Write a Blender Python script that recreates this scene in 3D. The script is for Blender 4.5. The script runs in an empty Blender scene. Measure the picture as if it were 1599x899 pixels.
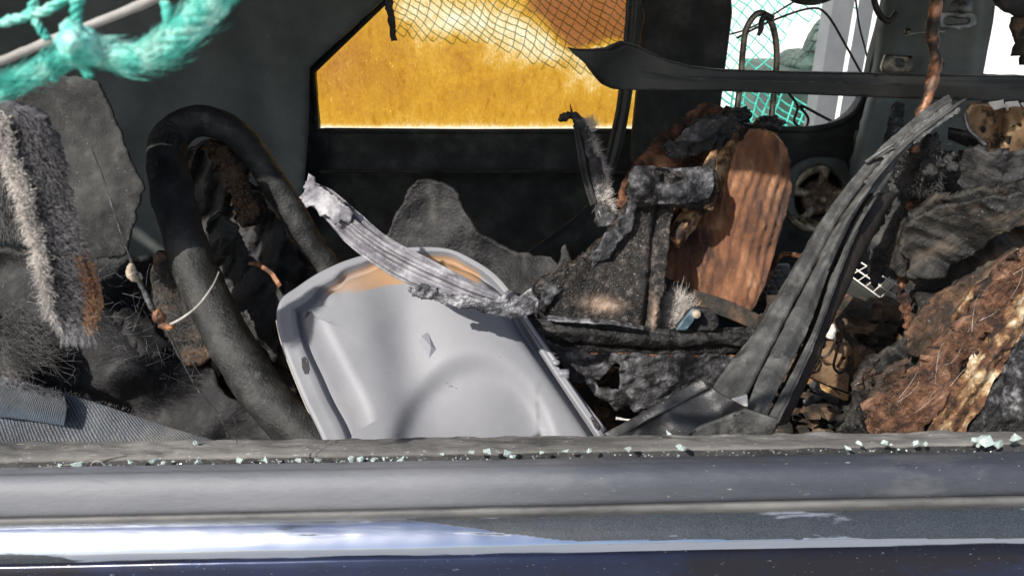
import bpy, bmesh, math, random
import numpy as np
from mathutils import Vector, noise, Matrix
from mathutils.geometry import delaunay_2d_cdt
random.seed(7)
R = math.radians
S = bpy.context.scene
COL = S.collection

# ------------------------------------------------------------------ camera, world, sun, exposure
CAMZ = 1.30; TH = R(23.0); FPX = 1155.0
cd = bpy.data.cameras.new('camera'); cam = bpy.data.objects.new('camera', cd); COL.objects.link(cam)
cam.location = (0, 0, CAMZ); cam.rotation_euler = (R(90) - TH, 0, 0)
cd.sensor_width = 36; cd.lens = 36 * FPX / 1599; cd.clip_start = 0.01; cd.clip_end = 500
cd.dof.use_dof = True; cd.dof.focus_distance = 0.85; cd.dof.aperture_fstop = 14
S.camera = cam
SUNV = Vector((0.50, 0.56, -0.61)).normalized()      # the way the light travels
w = bpy.data.worlds.new('World'); S.world = w; w.use_nodes = True
wn = w.node_tree; bg = wn.nodes['Background']
sky = wn.nodes.new('ShaderNodeTexSky'); sky.sky_type = 'NISHITA'; sky.sun_disc = False
sky.sun_elevation = math.asin(-SUNV.z); sky.sun_rotation = math.atan2(-SUNV.x, -SUNV.y)
sky.dust_density = 2.0
wn.links.new(sky.outputs[0], bg.inputs[0]); bg.inputs[1].default_value = 0.11
sd = bpy.data.lights.new('sun', 'SUN'); sd.energy = 4.6; sd.angle = R(0.7); sd.color = (1, 0.95, 0.88)
so = bpy.data.objects.new('sun', sd); COL.objects.link(so)
so.rotation_euler = SUNV.to_track_quat('-Z', 'Y').to_euler()
S.view_settings.view_transform = 'Standard'; S.view_settings.look = 'None'
S.view_settings.exposure = 0.45; S.view_settings.gamma = 1
S.cycles.max_bounces = 8; S.cycles.transparent_max_bounces = 12

# ------------------------------------------------------------------ helpers
def P(px, py, d):
    """a point on the sight line of photo point (px,py), d metres into the scene"""
    u = (px - 799.5) / FPX; v = (449.5 - py) / FPX
    y = math.cos(TH) + v * math.sin(TH); t = d / y
    return Vector((u * t, d, CAMZ + (-math.sin(TH) + v * math.cos(TH)) * t))

WL = {}
def wl(o): return WL.get(o.name, Vector((0, 0, 0))) if o else Vector((0, 0, 0))
def tag(o, label=None, cat=None, group=None, kind=None):
    if label: o['label'] = label
    if cat: o['category'] = cat
    if group: o['group'] = group
    if kind: o['kind'] = kind
    return o
def empty(name, loc, label, cat, group=None):
    o = bpy.data.objects.new(name, None); COL.objects.link(o); o.location = loc; o.empty_display_size = .05
    WL[o.name] = Vector(loc)
    return tag(o, label, cat, group)
def build(name, vs, fs, m, parent=None, smooth=True, uvs=None, attr=None):
    if parent is None:
        a = np.array([tuple(v) for v in vs]); lo = a.min(0); hi = a.max(0)
        org = Vector(((lo[0] + hi[0]) / 2, (lo[1] + hi[1]) / 2, lo[2]))
    else: org = wl(parent)
    me = bpy.data.meshes.new(name)
    me.from_pydata([tuple(Vector(v) - org) for v in vs], [], fs)
    if uvs:
        ul = me.uv_layers.new(name='UVMap')
        li = np.zeros(len(me.loops), dtype=np.int32); me.loops.foreach_get('vertex_index', li)
        ul.data.foreach_set('uv', np.array(uvs, dtype=np.float32)[li].ravel())
    if attr is not None:
        at = me.attributes.new('mask', 'FLOAT', 'POINT'); at.data.foreach_set('value', np.array(attr, dtype=np.float32))
    me.polygons.foreach_set('use_smooth', [smooth] * len(me.polygons))
    me.materials.append(m)
    bm = bmesh.new(); bm.from_mesh(me); bmesh.ops.recalc_face_normals(bm, faces=bm.faces); bm.to_mesh(me); bm.free()
    o = bpy.data.objects.new(name, me); COL.objects.link(o)
    if parent is None: o.location = org; WL[o.name] = org
    else: o.parent = parent; WL[o.name] = org
    return o

def fr(p, s, o=5, seed=0.0):
    return noise.fractal(Vector(p) * s + Vector((seed, seed * 1.7, -seed)), 0.6, 2.15, o)
def cru(p, s, seed=0.0):
    q = Vector(p) * s + Vector((seed, -seed, seed * 2)); h = 0; a = 1.0
    for _ in range(4):
        h += a * (1 - 2.4 * abs(noise.noise(q))); q = q * 2.07 + Vector((3.1, 1.7, 9.2)); a *= .55
    return h * .55
def cr(pts, n):
    """Catmull-Rom resample of n-dim points, even in control parameter"""
    a = np.array(pts, float); k = len(a); out = []
    for t in np.linspace(0, k - 1, n):
        i = min(int(t), k - 2); f = t - i
        p0 = a[max(i - 1, 0)]; p1 = a[i]; p2 = a[i + 1]; p3 = a[min(i + 2, k - 1)]
        out.append(.5 * ((2 * p1) + (-p0 + p2) * f + (2 * p0 - 5 * p1 + 4 * p2 - p3) * f * f + (-p0 + 3 * p1 - 3 * p2 + p3) * f ** 3))
    return np.array(out)
def inpoly(px, py, poly):
    x = np.asarray(px); y = np.asarray(py); c = np.zeros(x.shape, bool); n = len(poly)
    for i in range(n):
        x1, y1 = poly[i]; x2, y2 = poly[(i + 1) % n]
        if y1 == y2: continue
        k = ((y1 > y) != (y2 > y)) & (x < (x2 - x1) * (y - y1) / (y2 - y1) + x1)
        c ^= k
    return c
def dist(px, py, poly, closed=True):
    x = np.asarray(px, float); y = np.asarray(py, float); best = np.full(x.shape, 1e9)
    n = len(poly)
    for i in range(n if closed else n - 1):
        x1, y1 = poly[i]; x2, y2 = poly[(i + 1) % n]
        dx, dy = x2 - x1, y2 - y1; L = dx * dx + dy * dy + 1e-9
        t = np.clip(((x - x1) * dx + (y - y1) * dy) / L, 0, 1)
        best = np.minimum(best, np.hypot(x - x1 - t * dx, y - y1 - t * dy))
    return best
def idw(ctrl):
    c = np.array(ctrl, float)
    def f(px, py):
        px = np.atleast_1d(px).astype(float); py = np.atleast_1d(py).astype(float)
        if len(c) == 1: return np.full(px.shape, c[0, 2])
        d2 = (px[:, None] - c[None, :, 0]) ** 2 + (py[:, None] - c[None, :, 1]) ** 2 + 60
        ww = 1 / d2 ** 1.3
        return (ww * c[None, :, 2]).sum(1) / ww.sum(1)
    return f
def densify(poly, res, jag=0, seed=0, jf=.05):
    out = []
    for i in range(len(poly)):
        a = poly[i]; b = poly[(i + 1) % len(poly)]
        L = math.hypot(b[0] - a[0], b[1] - a[1]); k = max(1, int(L / res))
        for j in range(k):
            t = j / k; x = a[0] + (b[0] - a[0]) * t; y = a[1] + (b[1] - a[1]) * t
            if jag:
                v = Vector((x * jf, y * jf, seed))
                x += jag * (noise.fractal(v, .7, 2.2, 4)); y += jag * (noise.fractal(v + Vector((50, 9, 3)), .7, 2.2, 4))
            out.append((x, y))
    return out
def smooth_poly(poly, n=6):
    a = list(poly); k = len(a)
    ext = [a[-1]] + a + [a[0], a[1]]; out = []
    e = np.array(ext, float)
    for i in range(1, k + 1):
        p0, p1, p2, p3 = e[i - 1], e[i], e[i + 1], e[min(i + 2, len(e) - 1)]
        for j in range(n):
            f = j / n
            q = .5 * ((2 * p1) + (-p0 + p2) * f + (2 * p0 - 5 * p1 + 4 * p2 - p3) * f * f + (-p0 + 3 * p1 - 3 * p2 + p3) * f ** 3)
            out.append((q[0], q[1]))
    return out
def sheet(name, poly, dep, m, parent=None, th=.003, res=6, amp=.0, ns=12, jag=0, holes=(), relief=None, mask=None, seed=1.0, sm=False, rdir=(0, -1, 0), smooth=True, octv=5, crum=False):
    """a real sheet of thickness th with this outline, lying at the depths of dep, crumpled by amp metres"""
    if sm: poly = smooth_poly(poly)
    ol = densify(poly, res, jag, seed); hs = [densify(h, res, 0) for h in holes]
    xs = [p[0] for p in ol]; ys = [p[1] for p in ol]
    gx, gy = np.meshgrid(np.arange(min(xs), max(xs), res), np.arange(min(ys), max(ys), res))
    gx = gx.ravel() + np.random.RandomState(3).uniform(-.25, .25, gx.size) * res; gy = gy.ravel() + np.random.RandomState(4).uniform(-.25, .25, gy.size) * res
    k = inpoly(gx, gy, ol) & (dist(gx, gy, ol) > res * .45)
    for h in hs: k &= ~inpoly(gx, gy, h) & (dist(gx, gy, h) > res * .45)
    gx = gx[k]; gy = gy[k]
    vs2 = [Vector(p) for p in ol]; ed = [(i, (i + 1) % len(ol)) for i in range(len(ol))]
    for h in hs:
        b = len(vs2); vs2 += [Vector(p) for p in h]; ed += [(b + i, b + (i + 1) % len(h)) for i in range(len(h))]
    vs2 += [Vector((a, b)) for a, b in zip(gx, gy)]
    r = delaunay_2d_cdt(vs2, ed, [], 0, 1e-4)
    v2 = r[0]; tris = r[2]
    X = np.array([v.x for v in v2]); Y = np.array([v.y for v in v2])
    cx = np.array([(X[t[0]] + X[t[1]] + X[t[2]]) / 3 for t in tris]); cy = np.array([(Y[t[0]] + Y[t[1]] + Y[t[2]]) / 3 for t in tris])
    ok = inpoly(cx, cy, ol)
    for h in hs: ok &= ~inpoly(cx, cy, h)
    tris = [tuple(t) for t, o in zip(tris, ok) if o]
    D = (dep if callable(dep) else idw(dep))(X, Y)
    rel = relief(X, Y, ol) if relief else np.zeros_like(X)
    mk = mask(X, Y, ol) if mask else None
    rd = Vector(rdir).normalized()
    V = []
    for i in range(len(X)):
        p = P(X[i], Y[i], D[i]) + rd * rel[i]
        if amp: p = p + Vector((.25, -1, .25)) * (amp * .42 * (cru(p, ns, seed) if crum else fr(p, ns, octv, seed)))
        V.append(p)
    N = np.zeros((len(V), 3)); A = np.array([tuple(v) for v in V])
    T = np.array(tris)
    fn = np.cross(A[T[:, 1]] - A[T[:, 0]], A[T[:, 2]] - A[T[:, 0]])
    sgn = np.where(fn[:, 1] > 0, -1, 1)[:, None]; fn = fn * sgn
    for j in range(3): np.add.at(N, T[:, j], fn)
    N /= (np.linalg.norm(N, axis=1)[:, None] + 1e-12)
    n = len(V); B = A - N * th
    cnt = {}
    for t in tris:
        for a, b in ((t[0], t[1]), (t[1], t[2]), (t[2], t[0])):
            key = (min(a, b), max(a, b)); cnt[key] = cnt.get(key, 0) + 1
    faces = list(tris) + [(t[2] + n, t[1] + n, t[0] + n) for t in tris]
    faces += [(a, b, b + n, a + n) for (a, b), c in cnt.items() if c == 1]
    return build(name, [Vector(v) for v in A] + [Vector(v) for v in B], faces, m, parent, smooth,
                 attr=(np.concatenate([mk, mk]) if mk is not None else None))
def loft(name, rows, m, parent=None, nu=60, nv=24, th=.003, amp=0, ns=20, relief=None, seed=2.0, jag=0, mask=None):
    """rows: control rows of (px,py,d), row 0 to row n runs across; thickness th"""
    rs = [cr(r, nu) for r in rows]
    g = np.stack([cr([rs[k][i] for k in range(len(rs))], nv) if len(rs) > 2 else
                  np.stack([rs[0][i] * (1 - t) + rs[1][i] * t for t in np.linspace(0, 1, nv)]) for i in range(nu)])  # nu,nv,3
    pts = np.array([[tuple(P(*g[i, j])) for j in range(nv)] for i in range(nu)])
    du = np.gradient(pts, axis=0); dv = np.gradient(pts, axis=1)
    nn = np.cross(du, dv); nn /= np.linalg.norm(nn, axis=2)[:, :, None] + 1e-12
    tocam = np.array([0, 0, CAMZ]) - pts
    nn *= np.sign((nn * tocam).sum(2).mean())
    for i in range(nu):
        for j in range(nv):
            h = relief(i / (nu - 1), j / (nv - 1)) if relief else 0
            if amp: h += amp * .35 * fr(pts[i, j], ns, 5, seed)
            pts[i, j] += nn[i, j] * h
            if jag and (j == 0 or j == nv - 1):
                pts[i, j] += dv[i, j] * (jag * fr(pts[i, j], 90, 4, seed))
    V = [Vector(pts[i, j]) for i in range(nu) for j in range(nv)]; n = len(V)
    V += [Vector(pts[i, j] - nn[i, j] * th) for i in range(nu) for j in range(nv)]
    uv = [(i / (nu - 1), j / (nv - 1)) for i in range(nu) for j in range(nv)] * 2
    q = lambda i, j: i * nv + j
    F = []
    for i in range(nu - 1):
        for j in range(nv - 1):
            F.append((q(i, j), q(i + 1, j), q(i + 1, j + 1), q(i, j + 1)))
            F.append((n + q(i, j), n + q(i, j + 1), n + q(i + 1, j + 1), n + q(i + 1, j)))
    for i in range(nu - 1):
        for j in (0, nv - 1): F.append((q(i, j), q(i + 1, j), n + q(i + 1, j), n + q(i, j)))
    for j in range(nv - 1):
        for i in (0, nu - 1): F.append((q(i, j), q(i, j + 1), n + q(i, j + 1), n + q(i, j)))
    at = None
    if mask: at = [mask(i / (nu - 1), j / (nv - 1)) for i in range(nu) for j in range(nv)] * 2
    return build(name, V, F, m, parent, uvs=uv, attr=at)
def tube_vf(pts, rad, seg=10, amp=0, ns=60, seed=0, flat=1.0, twist=0, lobes=0, lobe=0.0, caps=True):
    pts = [Vector(p) for p in pts]; n = len(pts); V = []; F = []
    ref = Vector((.13, .31, .94)).normalized(); prev = None
    for i, p in enumerate(pts):
        t = (pts[min(i + 1, n - 1)] - pts[max(i - 1, 0)]).normalized()
        if prev is None:
            a = t.cross(ref); a = a.normalized() if a.length > .05 else t.cross(Vector((1, 0, 0))).normalized()
        else:
            a = (prev - t * prev.dot(t)).normalized()
        prev = a; b = t.cross(a)
        r = rad(i / (n - 1)) if callable(rad) else rad
        for k in range(seg):
            an = 2 * math.pi * k / seg; rr = r
            if lobes: rr = r * (1 + lobe * math.cos(lobes * (an + twist * i / (n - 1))))
            q = p + a * math.cos(an) * rr + b * math.sin(an) * rr * flat
            if amp: q = q + (q - p).normalized() * amp * fr(q, ns, 4, seed)
            V.append(q)
    for i in range(n - 1):
        for k in range(seg):
            k2 = (k + 1) % seg
            F.append((i * seg + k, i * seg + k2, (i + 1) * seg + k2, (i + 1) * seg + k))
    if caps: F.append(tuple(range(seg))[::-1]); F.append(tuple((n - 1) * seg + k for k in range(seg)))
    return V, F
def join(parts):
    V = []; F = []
    for v, f in parts:
        b = len(V); V += v; F += [tuple(i + b for i in q) for q in f]
    return V, F
def path(pp, n): return [P(*q) for q in cr(pp, n)]
def crease(ang, a, across=.05, along=.008, seed=0):
    c, s_ = math.cos(R(ang)), math.sin(R(ang))
    def f(X, Y, ol=None):
        u = X * c - Y * s_; v = X * s_ + Y * c      # u runs along the creases (photo x right, y down)
        return np.array([a * (1 - 2.2 * abs(noise.fractal(Vector((p * along, q * across, seed)), .8, 2.1, 4))) for p, q in zip(u, v)])
    return f
def sg(x): return 1 / (1 + np.exp(-np.clip(x, -40, 40)))
def px2m(px, d): return px * d / FPX / math.cos(TH)
def tube(name, pp, rpx, m, parent=None, n=40, seg=12, **k):
    d = sum(q[2] for q in pp) / len(pp)
    if callable(rpx): rad = lambda t: px2m(rpx(t), d)
    else: rad = px2m(rpx, d)
    V, F = tube_vf(path(pp, n), rad, seg, **k)
    return build(name, V, F, m, parent)
def lump_vf(c, r, amp=.4, ns=40, seed=0, sub=4, box=False):
    bm = bmesh.new()
    if box: bmesh.ops.create_cube(bm, size=2); bmesh.ops.subdivide_edges(bm, edges=bm.edges, cuts=2, use_grid_fill=True)
    else: bmesh.ops.create_icosphere(bm, subdivisions=sub, radius=1)
    V = []
    for v in bm.verts:
        q = Vector((v.co.x * r[0], v.co.y * r[1], v.co.z * r[2])); p = Vector(c) + q
        V.append(p + q.normalized() * (amp * min(r) * fr(p, ns, 5, seed)))
    F = [tuple(v.index for v in f.verts) for f in bm.faces]; bm.free()
    return V, F
def hairs(name, roots, m, parent=None, wd=.00035, seg=3, kind=None):
    """roots: list of (root, tip, bendvec)"""
    V = []; F = []
    for a, b, c in roots:
        t = (b - a)
        if t.length < 1e-6: continue
        t = t.normalized(); s = t.cross(Vector((0.2, 1, .1))).normalized(); u = t.cross(s); base = len(V)
        for i in range(seg):
            f = i / seg; p = a.lerp(b, f) + c * (math.sin(f * math.pi * .8)); r = wd * (1 - f * .8)
            for k in range(3):
                an = 2.094 * k; V.append(p + s * math.cos(an) * r + u * math.sin(an) * r)
        V.append(b + c * .5)
        for i in range(seg - 1):
            for k in range(3):
                k2 = (k + 1) % 3; F.append((base + i * 3 + k, base + i * 3 + k2, base + (i + 1) * 3 + k2, base + (i + 1) * 3 + k))
        for k in range(3): F.append((base + (seg - 1) * 3 + k, base + (seg - 1) * 3 + (k + 1) % 3, base + seg * 3))
    o = build(name, V, F, m, parent)
    if kind: o['kind'] = kind
    return o
def fur(name, poly, dep, n, L, dirf, m, parent=None, wd=.00035, out=.01, jit=.6, seed=5, bend=.15, off=.002):
    rs = random.Random(seed); df = dep if callable(dep) else idw(dep)
    xs = [p[0] for p in poly]; ys = [p[1] for p in poly]; roots = []
    tries = 0
    X = np.array([rs.uniform(min(xs), max(xs)) for _ in range(n * 6)]); Y = np.array([rs.uniform(min(ys), max(ys)) for _ in range(n * 6)])
    k = inpoly(X, Y, poly); X = X[k][:n]; Y = Y[k][:n]; D = df(X, Y)
    for x, y, d in zip(X, Y, D):
        dx, dy = dirf(x, y); l = L * rs.uniform(.4, 1.2)
        an = rs.gauss(0, jit * .7) + 1.6 * jit * noise.noise(Vector((x * .06, y * .06, seed))) + .8 * jit * noise.noise(Vector((x * .2, y * .2, seed))); l *= 1 + .5 * noise.noise(Vector((x * .09, y * .09, 9))); dx, dy = dx * math.cos(an) - dy * math.sin(an), dx * math.sin(an) + dy * math.cos(an)
        a = P(x, y, d + off); b = P(x + dx * l, y + dy * l, d - rs.uniform(0, out))
        bl = (b - a).length
        roots.append((a, b, Vector((rs.gauss(0, 1), rs.gauss(0, .5), rs.gauss(0, 1))) * bl * bend))
    return hairs(name, roots, m, parent, wd)
def box_vf(p0, p1):
    x0, y0, z0 = p0; x1, y1, z1 = p1
    V = [Vector(q) for q in ((x0, y0, z0), (x1, y0, z0), (x1, y1, z0), (x0, y1, z0), (x0, y0, z1), (x1, y0, z1), (x1, y1, z1), (x0, y1, z1))]
    return V, [(0, 3, 2, 1), (4, 5, 6, 7), (0, 1, 5, 4), (1, 2, 6, 5), (2, 3, 7, 6), (3, 0, 4, 7)]
def lathe_vf(c, prof, seg=48, axis='y'):
    """prof: (r, h) with h towards -Y from c"""
    V = []; F = []
    for r, h in prof:
        for k in range(seg):
            a = 2 * math.pi * k / seg; V.append(Vector((c[0] + r * math.cos(a), c[1] - h, c[2] + r * math.sin(a))))
    for i in range(len(prof) - 1):
        for k in range(seg):
            k2 = (k + 1) % seg; F.append((i * seg + k, i * seg + k2, (i + 1) * seg + k2, (i + 1) * seg + k))
    return V, F

# ------------------------------------------------------------------ materials
def L(nt, a, b): nt.links.new(a, b)
def mat(name, cols, scale=30, rough=.8, bump=.4, bscale=150, metal=0, speck=None, stretch=(1, 1, 1), second=None, detail=8, spec=.5, coat=0, bdist=.002, attr=None, distort=0.0, rvar=0.0, sheen=0, trans=0, rot=None):
    """cols: ramp stops (pos,(r,g,b)); speck: (colour, threshold, scale); second: (colour, threshold, scale) patches; attr: colour ramp applied by mesh mask"""
    m = bpy.data.materials.new(name); m.use_nodes = True; nt = m.node_tree; N = nt.nodes
    b = N['Principled BSDF']
    tc = N.new('ShaderNodeTexCoord'); mp = N.new('ShaderNodeMapping'); mp.inputs['Scale'].default_value = stretch
    if rot is not None:
        mp.vector_type = 'TEXTURE'; mp.inputs['Scale'].default_value = [1 / q for q in stretch]; mp.inputs['Rotation'].default_value = (0, R(rot), 0)
    L(nt, tc.outputs['Object'], mp.inputs[0])
    n1 = N.new('ShaderNodeTexNoise'); n1.inputs['Scale'].default_value = scale; n1.inputs['Detail'].default_value = detail; n1.inputs['Roughness'].default_value = .62
    n1.inputs['Distortion'].default_value = distort
    L(nt, mp.outputs[0], n1.inputs[0])
    rp = N.new('ShaderNodeValToRGB'); L(nt, n1.outputs[0], rp.inputs[0])
    cols = [(.5 + (p - .5) * .62, c) for p, c in cols]
    e = rp.color_ramp.elements
    while len(e) > 1: e.remove(e[-1])
    e[0].position = cols[0][0]; e[0].color = (*cols[0][1], 1)
    for p, c in cols[1:]:
        q = e.new(p); q.color = (*c, 1)
    col = rp.outputs[0]
    def overlay(col, c, thr, sc, soft=.06):
        thr = .5 + (thr - .5) * .80; soft *= .8
        n = N.new('ShaderNodeTexNoise'); n.inputs['Scale'].default_value = sc; n.inputs['Detail'].default_value = 6; n.inputs['Roughness'].default_value = .7
        L(nt, mp.outputs[0], n.inputs[0])
        mr = N.new('ShaderNodeMapRange'); mr.inputs[1].default_value = thr - soft; mr.inputs[2].default_value = thr + soft
        L(nt, n.outputs[0], mr.inputs[0])
        mx = N.new('ShaderNodeMix'); mx.data_type = 'RGBA'; L(nt, mr.outputs[0], mx.inputs['Factor']); L(nt, col, mx.inputs['A']); mx.inputs['B'].default_value = (*c, 1)
        return mx.outputs['Result']
    if second:
        for s in (second if isinstance(second, list) else [second]): col = overlay(col, *s)
    if speck: col = overlay(col, speck[0], speck[1], speck[2], .03)
    if attr:
        at = N.new('ShaderNodeAttribute'); at.attribute_name = 'mask'
        ad = N.new('ShaderNodeMath'); ad.operation = 'MULTIPLY_ADD'; L(nt, n1.outputs[0], ad.inputs[0]); ad.inputs[1].default_value = .5; L(nt, at.outputs['Fac'], ad.inputs[2])
        sb = N.new('ShaderNodeMath'); sb.operation = 'SUBTRACT'; L(nt, ad.outputs[0], sb.inputs[0]); sb.inputs[1].default_value = .25; sb.use_clamp = True
        mx = N.new('ShaderNodeMix'); mx.data_type = 'RGBA'; r2 = N.new('ShaderNodeValToRGB'); L(nt, n1.outputs[0], r2.inputs[0])
        e2 = r2.color_ramp.elements; e2[0].position = .3; e2[0].color = (*attr[0], 1); e2[1].position = .7; e2[1].color = (*attr[1], 1)
        L(nt, sb.outputs[0], mx.inputs['Factor']); L(nt, col, mx.inputs['A']); L(nt, r2.outputs[0], mx.inputs['B'])
        col = mx.outputs['Result']
    L(nt, col, b.inputs['Base Color'])
    b.inputs['Roughness'].default_value = rough; b.inputs['Metallic'].default_value = metal
    b.inputs['Specular IOR Level'].default_value = spec
    if rvar:
        mr = N.new('ShaderNodeMapRange'); mr.inputs[1].default_value = .3; mr.inputs[2].default_value = .7
        mr.inputs[3].default_value = max(0.05, rough - rvar); mr.inputs[4].default_value = min(1, rough + rvar); L(nt, n1.outputs[0], mr.inputs[0]); L(nt, mr.outputs[0], b.inputs['Roughness'])
    if coat: b.inputs['Coat Weight'].default_value = coat; b.inputs['Coat Roughness'].default_value = .08
    if sheen: b.inputs['Sheen Weight'].default_value = sheen
    if bump:
        n2 = N.new('ShaderNodeTexNoise'); n2.inputs['Scale'].default_value = bscale; n2.inputs['Detail'].default_value = 8; n2.inputs['Roughness'].default_value = .65
        L(nt, mp.outputs[0], n2.inputs[0])
        bp = N.new('ShaderNodeBump'); bp.inputs['Strength'].default_value = bump; bp.inputs['Distance'].default_value = bdist
        L(nt, n2.outputs[0], bp.inputs['Height']); L(nt, bp.outputs[0], b.inputs['Normal'])
    return m
g = lambda v: (v, v, v)
M = {}
M['soot'] = mat('soot', [(.3, g(.018)), (.55, (.035, .037, .035)), (.75, (.07, .07, .065))], 14, .75, .25, 120, speck=((.2, .19, .17), .72, 260))
M['hazewall'] = mat('haze_paled_ashy_metal', [(.25, (.08, .094, .09)), (.55, (.14, .157, .15)), (.8, (.21, .23, .22))], 4, .8, .2, 90, speck=((.5, .49, .46), .74, 160))  # ashy metal, veiling lens haze painted in by its raised greenish grey
M['deep'] = mat('deep_soot', [(.3, g(.008)), (.6, (.018, .017, .015)), (.8, (.04, .037, .032))], 10, .85, .4, 60, speck=((.14, .13, .12), .73, 200))
M['char'] = mat('char', [(.3, g(.006)), (.52, g(.014)), (.68, (.038, .037, .038)), (.85, (.13, .127, .13))], 60, .42, 1.0, 240, bdist=.003, rvar=.2, speck=((.38, .37, .37), .69, 420))
M['char_grey'] = mat('ashy_char', [(.3, g(.010)), (.5, (.032, .032, .035)), (.66, (.10, .10, .108)), (.85, (.26, .26, .27))], 75, .5, 1.0, 260, bdist=.0025, rvar=.25, second=((.012, .012, .012), .58, 22))
M['char_brown'] = mat('singed_char', [(.3, g(.01)), (.48, (.03, .024, .018)), (.62, (.09, .05, .028)), (.8, (.2, .15, .1))], 22, .8, 1.0, 110, bdist=.004, speck=((.35, .3, .25), .7, 300))
M['panel'] = mat('pale_grey_plastic', [(.3, (.185, .190, .208)), (.7, (.225, .230, .248))], 8, .55, .06, 500, speck=((.08, .08, .09), .70, 420), second=((.26, .27, .29), .70, 3), attr=((.30, .185, .105), (.37, .22, .115)))
M['panel2'] = mat('grey_plastic_tab', [(.3, (.20, .205, .23)), (.7, (.23, .235, .26))], 8, .4, .05, 500)
M['melt'] = mat('melted_grey_plastic', [(.3, (.11, .105, .115)), (.55, (.22, .215, .235)), (.8, (.42, .41, .43))], 38, .42, .6, 170, bdist=.0025, rvar=.2, attr=((.05, .05, .055), (.30, .30, .32)))
M['silver'] = mat('blistered_silver_skin', [(.3, g(.03)), (.5, (.15, .15, .165)), (.75, (.5, .5, .52))], 60, .32, 1.0, 190, bdist=.004, metal=.45)
M['dusty'] = mat('dusty_black_rubber', [(.25, (.026, .027, .028)), (.5, (.054, .055, .054)), (.8, (.12, .12, .115))], 30, .75, .5, 420, speck=((.26, .26, .24), .69, 560), second=((.024, .024, .023), .60, 24), detail=10)
M['dustyl'] = mat('pale_dusty_plastic', [(.25, (.045, .046, .047)), (.5, (.082, .084, .083)), (.8, (.15, .15, .145))], 24, .75, .5, 420, speck=((.42, .42, .39), .66, 560), detail=10)
M['bar'] = mat('matt_black_plastic', [(.3, (.022, .024, .022)), (.6, (.036, .038, .034)), (.8, (.055, .055, .048))], 12, .5, .15, 300, speck=((.2, .2, .18), .76, 300))
M['brown'] = mat('scorched_brown_fabric', [(.28, (.075, .032, .017)), (.45, (.155, .066, .032)), (.6, (.21, .092, .044)), (.78, (.38, .21, .115))], 22, .92, .8, 500, bdist=.002, stretch=(1.5, 1, .5), speck=((.5, .38, .27), .71, 420), second=((.05, .024, .015), .62, 9), sheen=.15)
M['rustfur'] = mat('rust_brown_matting', [(.3, (.022, .012, .009)), (.44, (.10, .042, .024)), (.58, (.21, .092, .048)), (.75, (.36, .19, .11))], 30, .95, 1.0, 300, bdist=.0035, rvar=0, speck=((.5, .38, .28), .69, 480), second=((.03, .02, .015), .60, 16))
M['darkbrown'] = mat('scorched_dark_fabric', [(.3, (.012, .010, .009)), (.48, (.035, .027, .021)), (.62, (.075, .045, .028)), (.8, (.14, .09, .06))], 24, .7, 1.0, 200, bdist=.003, speck=((.4, .36, .3), .71, 420))
M['tan'] = mat('yellowed_foam', [(.3, (.16, .07, .02)), (.5, (.42, .25, .10)), (.72, (.62, .45, .24)), (.85, (.7, .6, .42))], 32, .85, .7, 160, second=((.05, .025, .012), .6, 24))
M['foam_edge'] = mat('burnt_foam_edge', [(.3, (.03, .014, .008)), (.43, (.14, .065, .03)), (.55, (.34, .22, .11)), (.7, (.66, .57, .42))], 42, .85, 1.0, 300, bdist=.003, second=[((.02, .014, .012), .58, 30), ((.15, .06, .03), .6, 14)])
M['rust'] = mat('rusty_steel', [(.3, (.03, .018, .012)), (.5, (.12, .055, .03)), (.65, (.28, .13, .06)), (.85, (.42, .27, .17))], 60, .6, .6, 240, metal=.35)
M['copper'] = mat('scorched_copper_rod', [(.3, (.02, .016, .014)), (.48, (.08, .045, .03)), (.62, (.32, .15, .08)), (.85, (.5, .3, .2))], 34, .5, .5, 150, metal=.4)
M['wire'] = mat('dark_wire', [(.3, g(.015)), (.7, (.06, .045, .035))], 60, .5, .4, 200, metal=.4)
M['greywire'] = mat('pale_thread', [(.3, (.2, .19, .17)), (.7, (.42, .4, .37))], 60, .7, .3, 200)
M['zinc'] = mat('scorched_zinc', [(.3, (.10, .06, .035)), (.5, (.34, .22, .13)), (.75, (.52, .42, .27))], 20, .5, .3, 150, metal=.3, second=((.06, .04, .03), .58, 40))
M['steel'] = mat('bare_steel', [(.3, g(.14)), (.7, g(.34))], 30, .45, .3, 120, metal=.6)
M['clear_steel'] = mat('sooty_steel_frame', [(.3, (.05, .045, .035)), (.5, (.16, .145, .11)), (.8, (.36, .33, .27))], 50, .4, .4, 150, metal=.7)
M['deepbrown'] = mat('sooty_brown_rubber', [(.3, (.008, .006, .005)), (.55, (.022, .016, .012)), (.8, (.07, .045, .03))], 14, .6, .4, 200)
M['crazed'] = mat('crazed_char', [(.3, g(.006)), (.5, (.03, .029, .031)), (.62, (.12, .12, .125)), (.8, (.34, .33, .34))], 75, .5, 1.0, 200, bdist=.004, rvar=.2, second=((.012, .011, .011), .55, 20))
M['spk_rust'] = mat('rusted_speaker_magnet', [(.3, (.06, .035, .022)), (.5, (.17, .11, .075)), (.75, (.34, .26, .19))], 60, .55, .5, 200, metal=.2)
M['spk'] = mat('heat_tinted_steel', [(.3, (.10, .075, .045)), (.5, (.34, .28, .19)), (.75, (.62, .55, .42))], 50, .42, .4, 150, metal=.3, second=((.03, .025, .02), .62, 40))
M['rope'] = mat('teal_polypropylene', [(.3, (.03, .36, .29)), (.48, (.11, .60, .50)), (.62, (.34, .78, .67)), (.8, (.65, .92, .84))], 90, .4, .8, 520, bdist=.002)
M['net'] = mat('teal_netting', [(.3, (.04, .42, .34)), (.7, (.10, .62, .50))], 60, .6, .2, 300)
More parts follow.
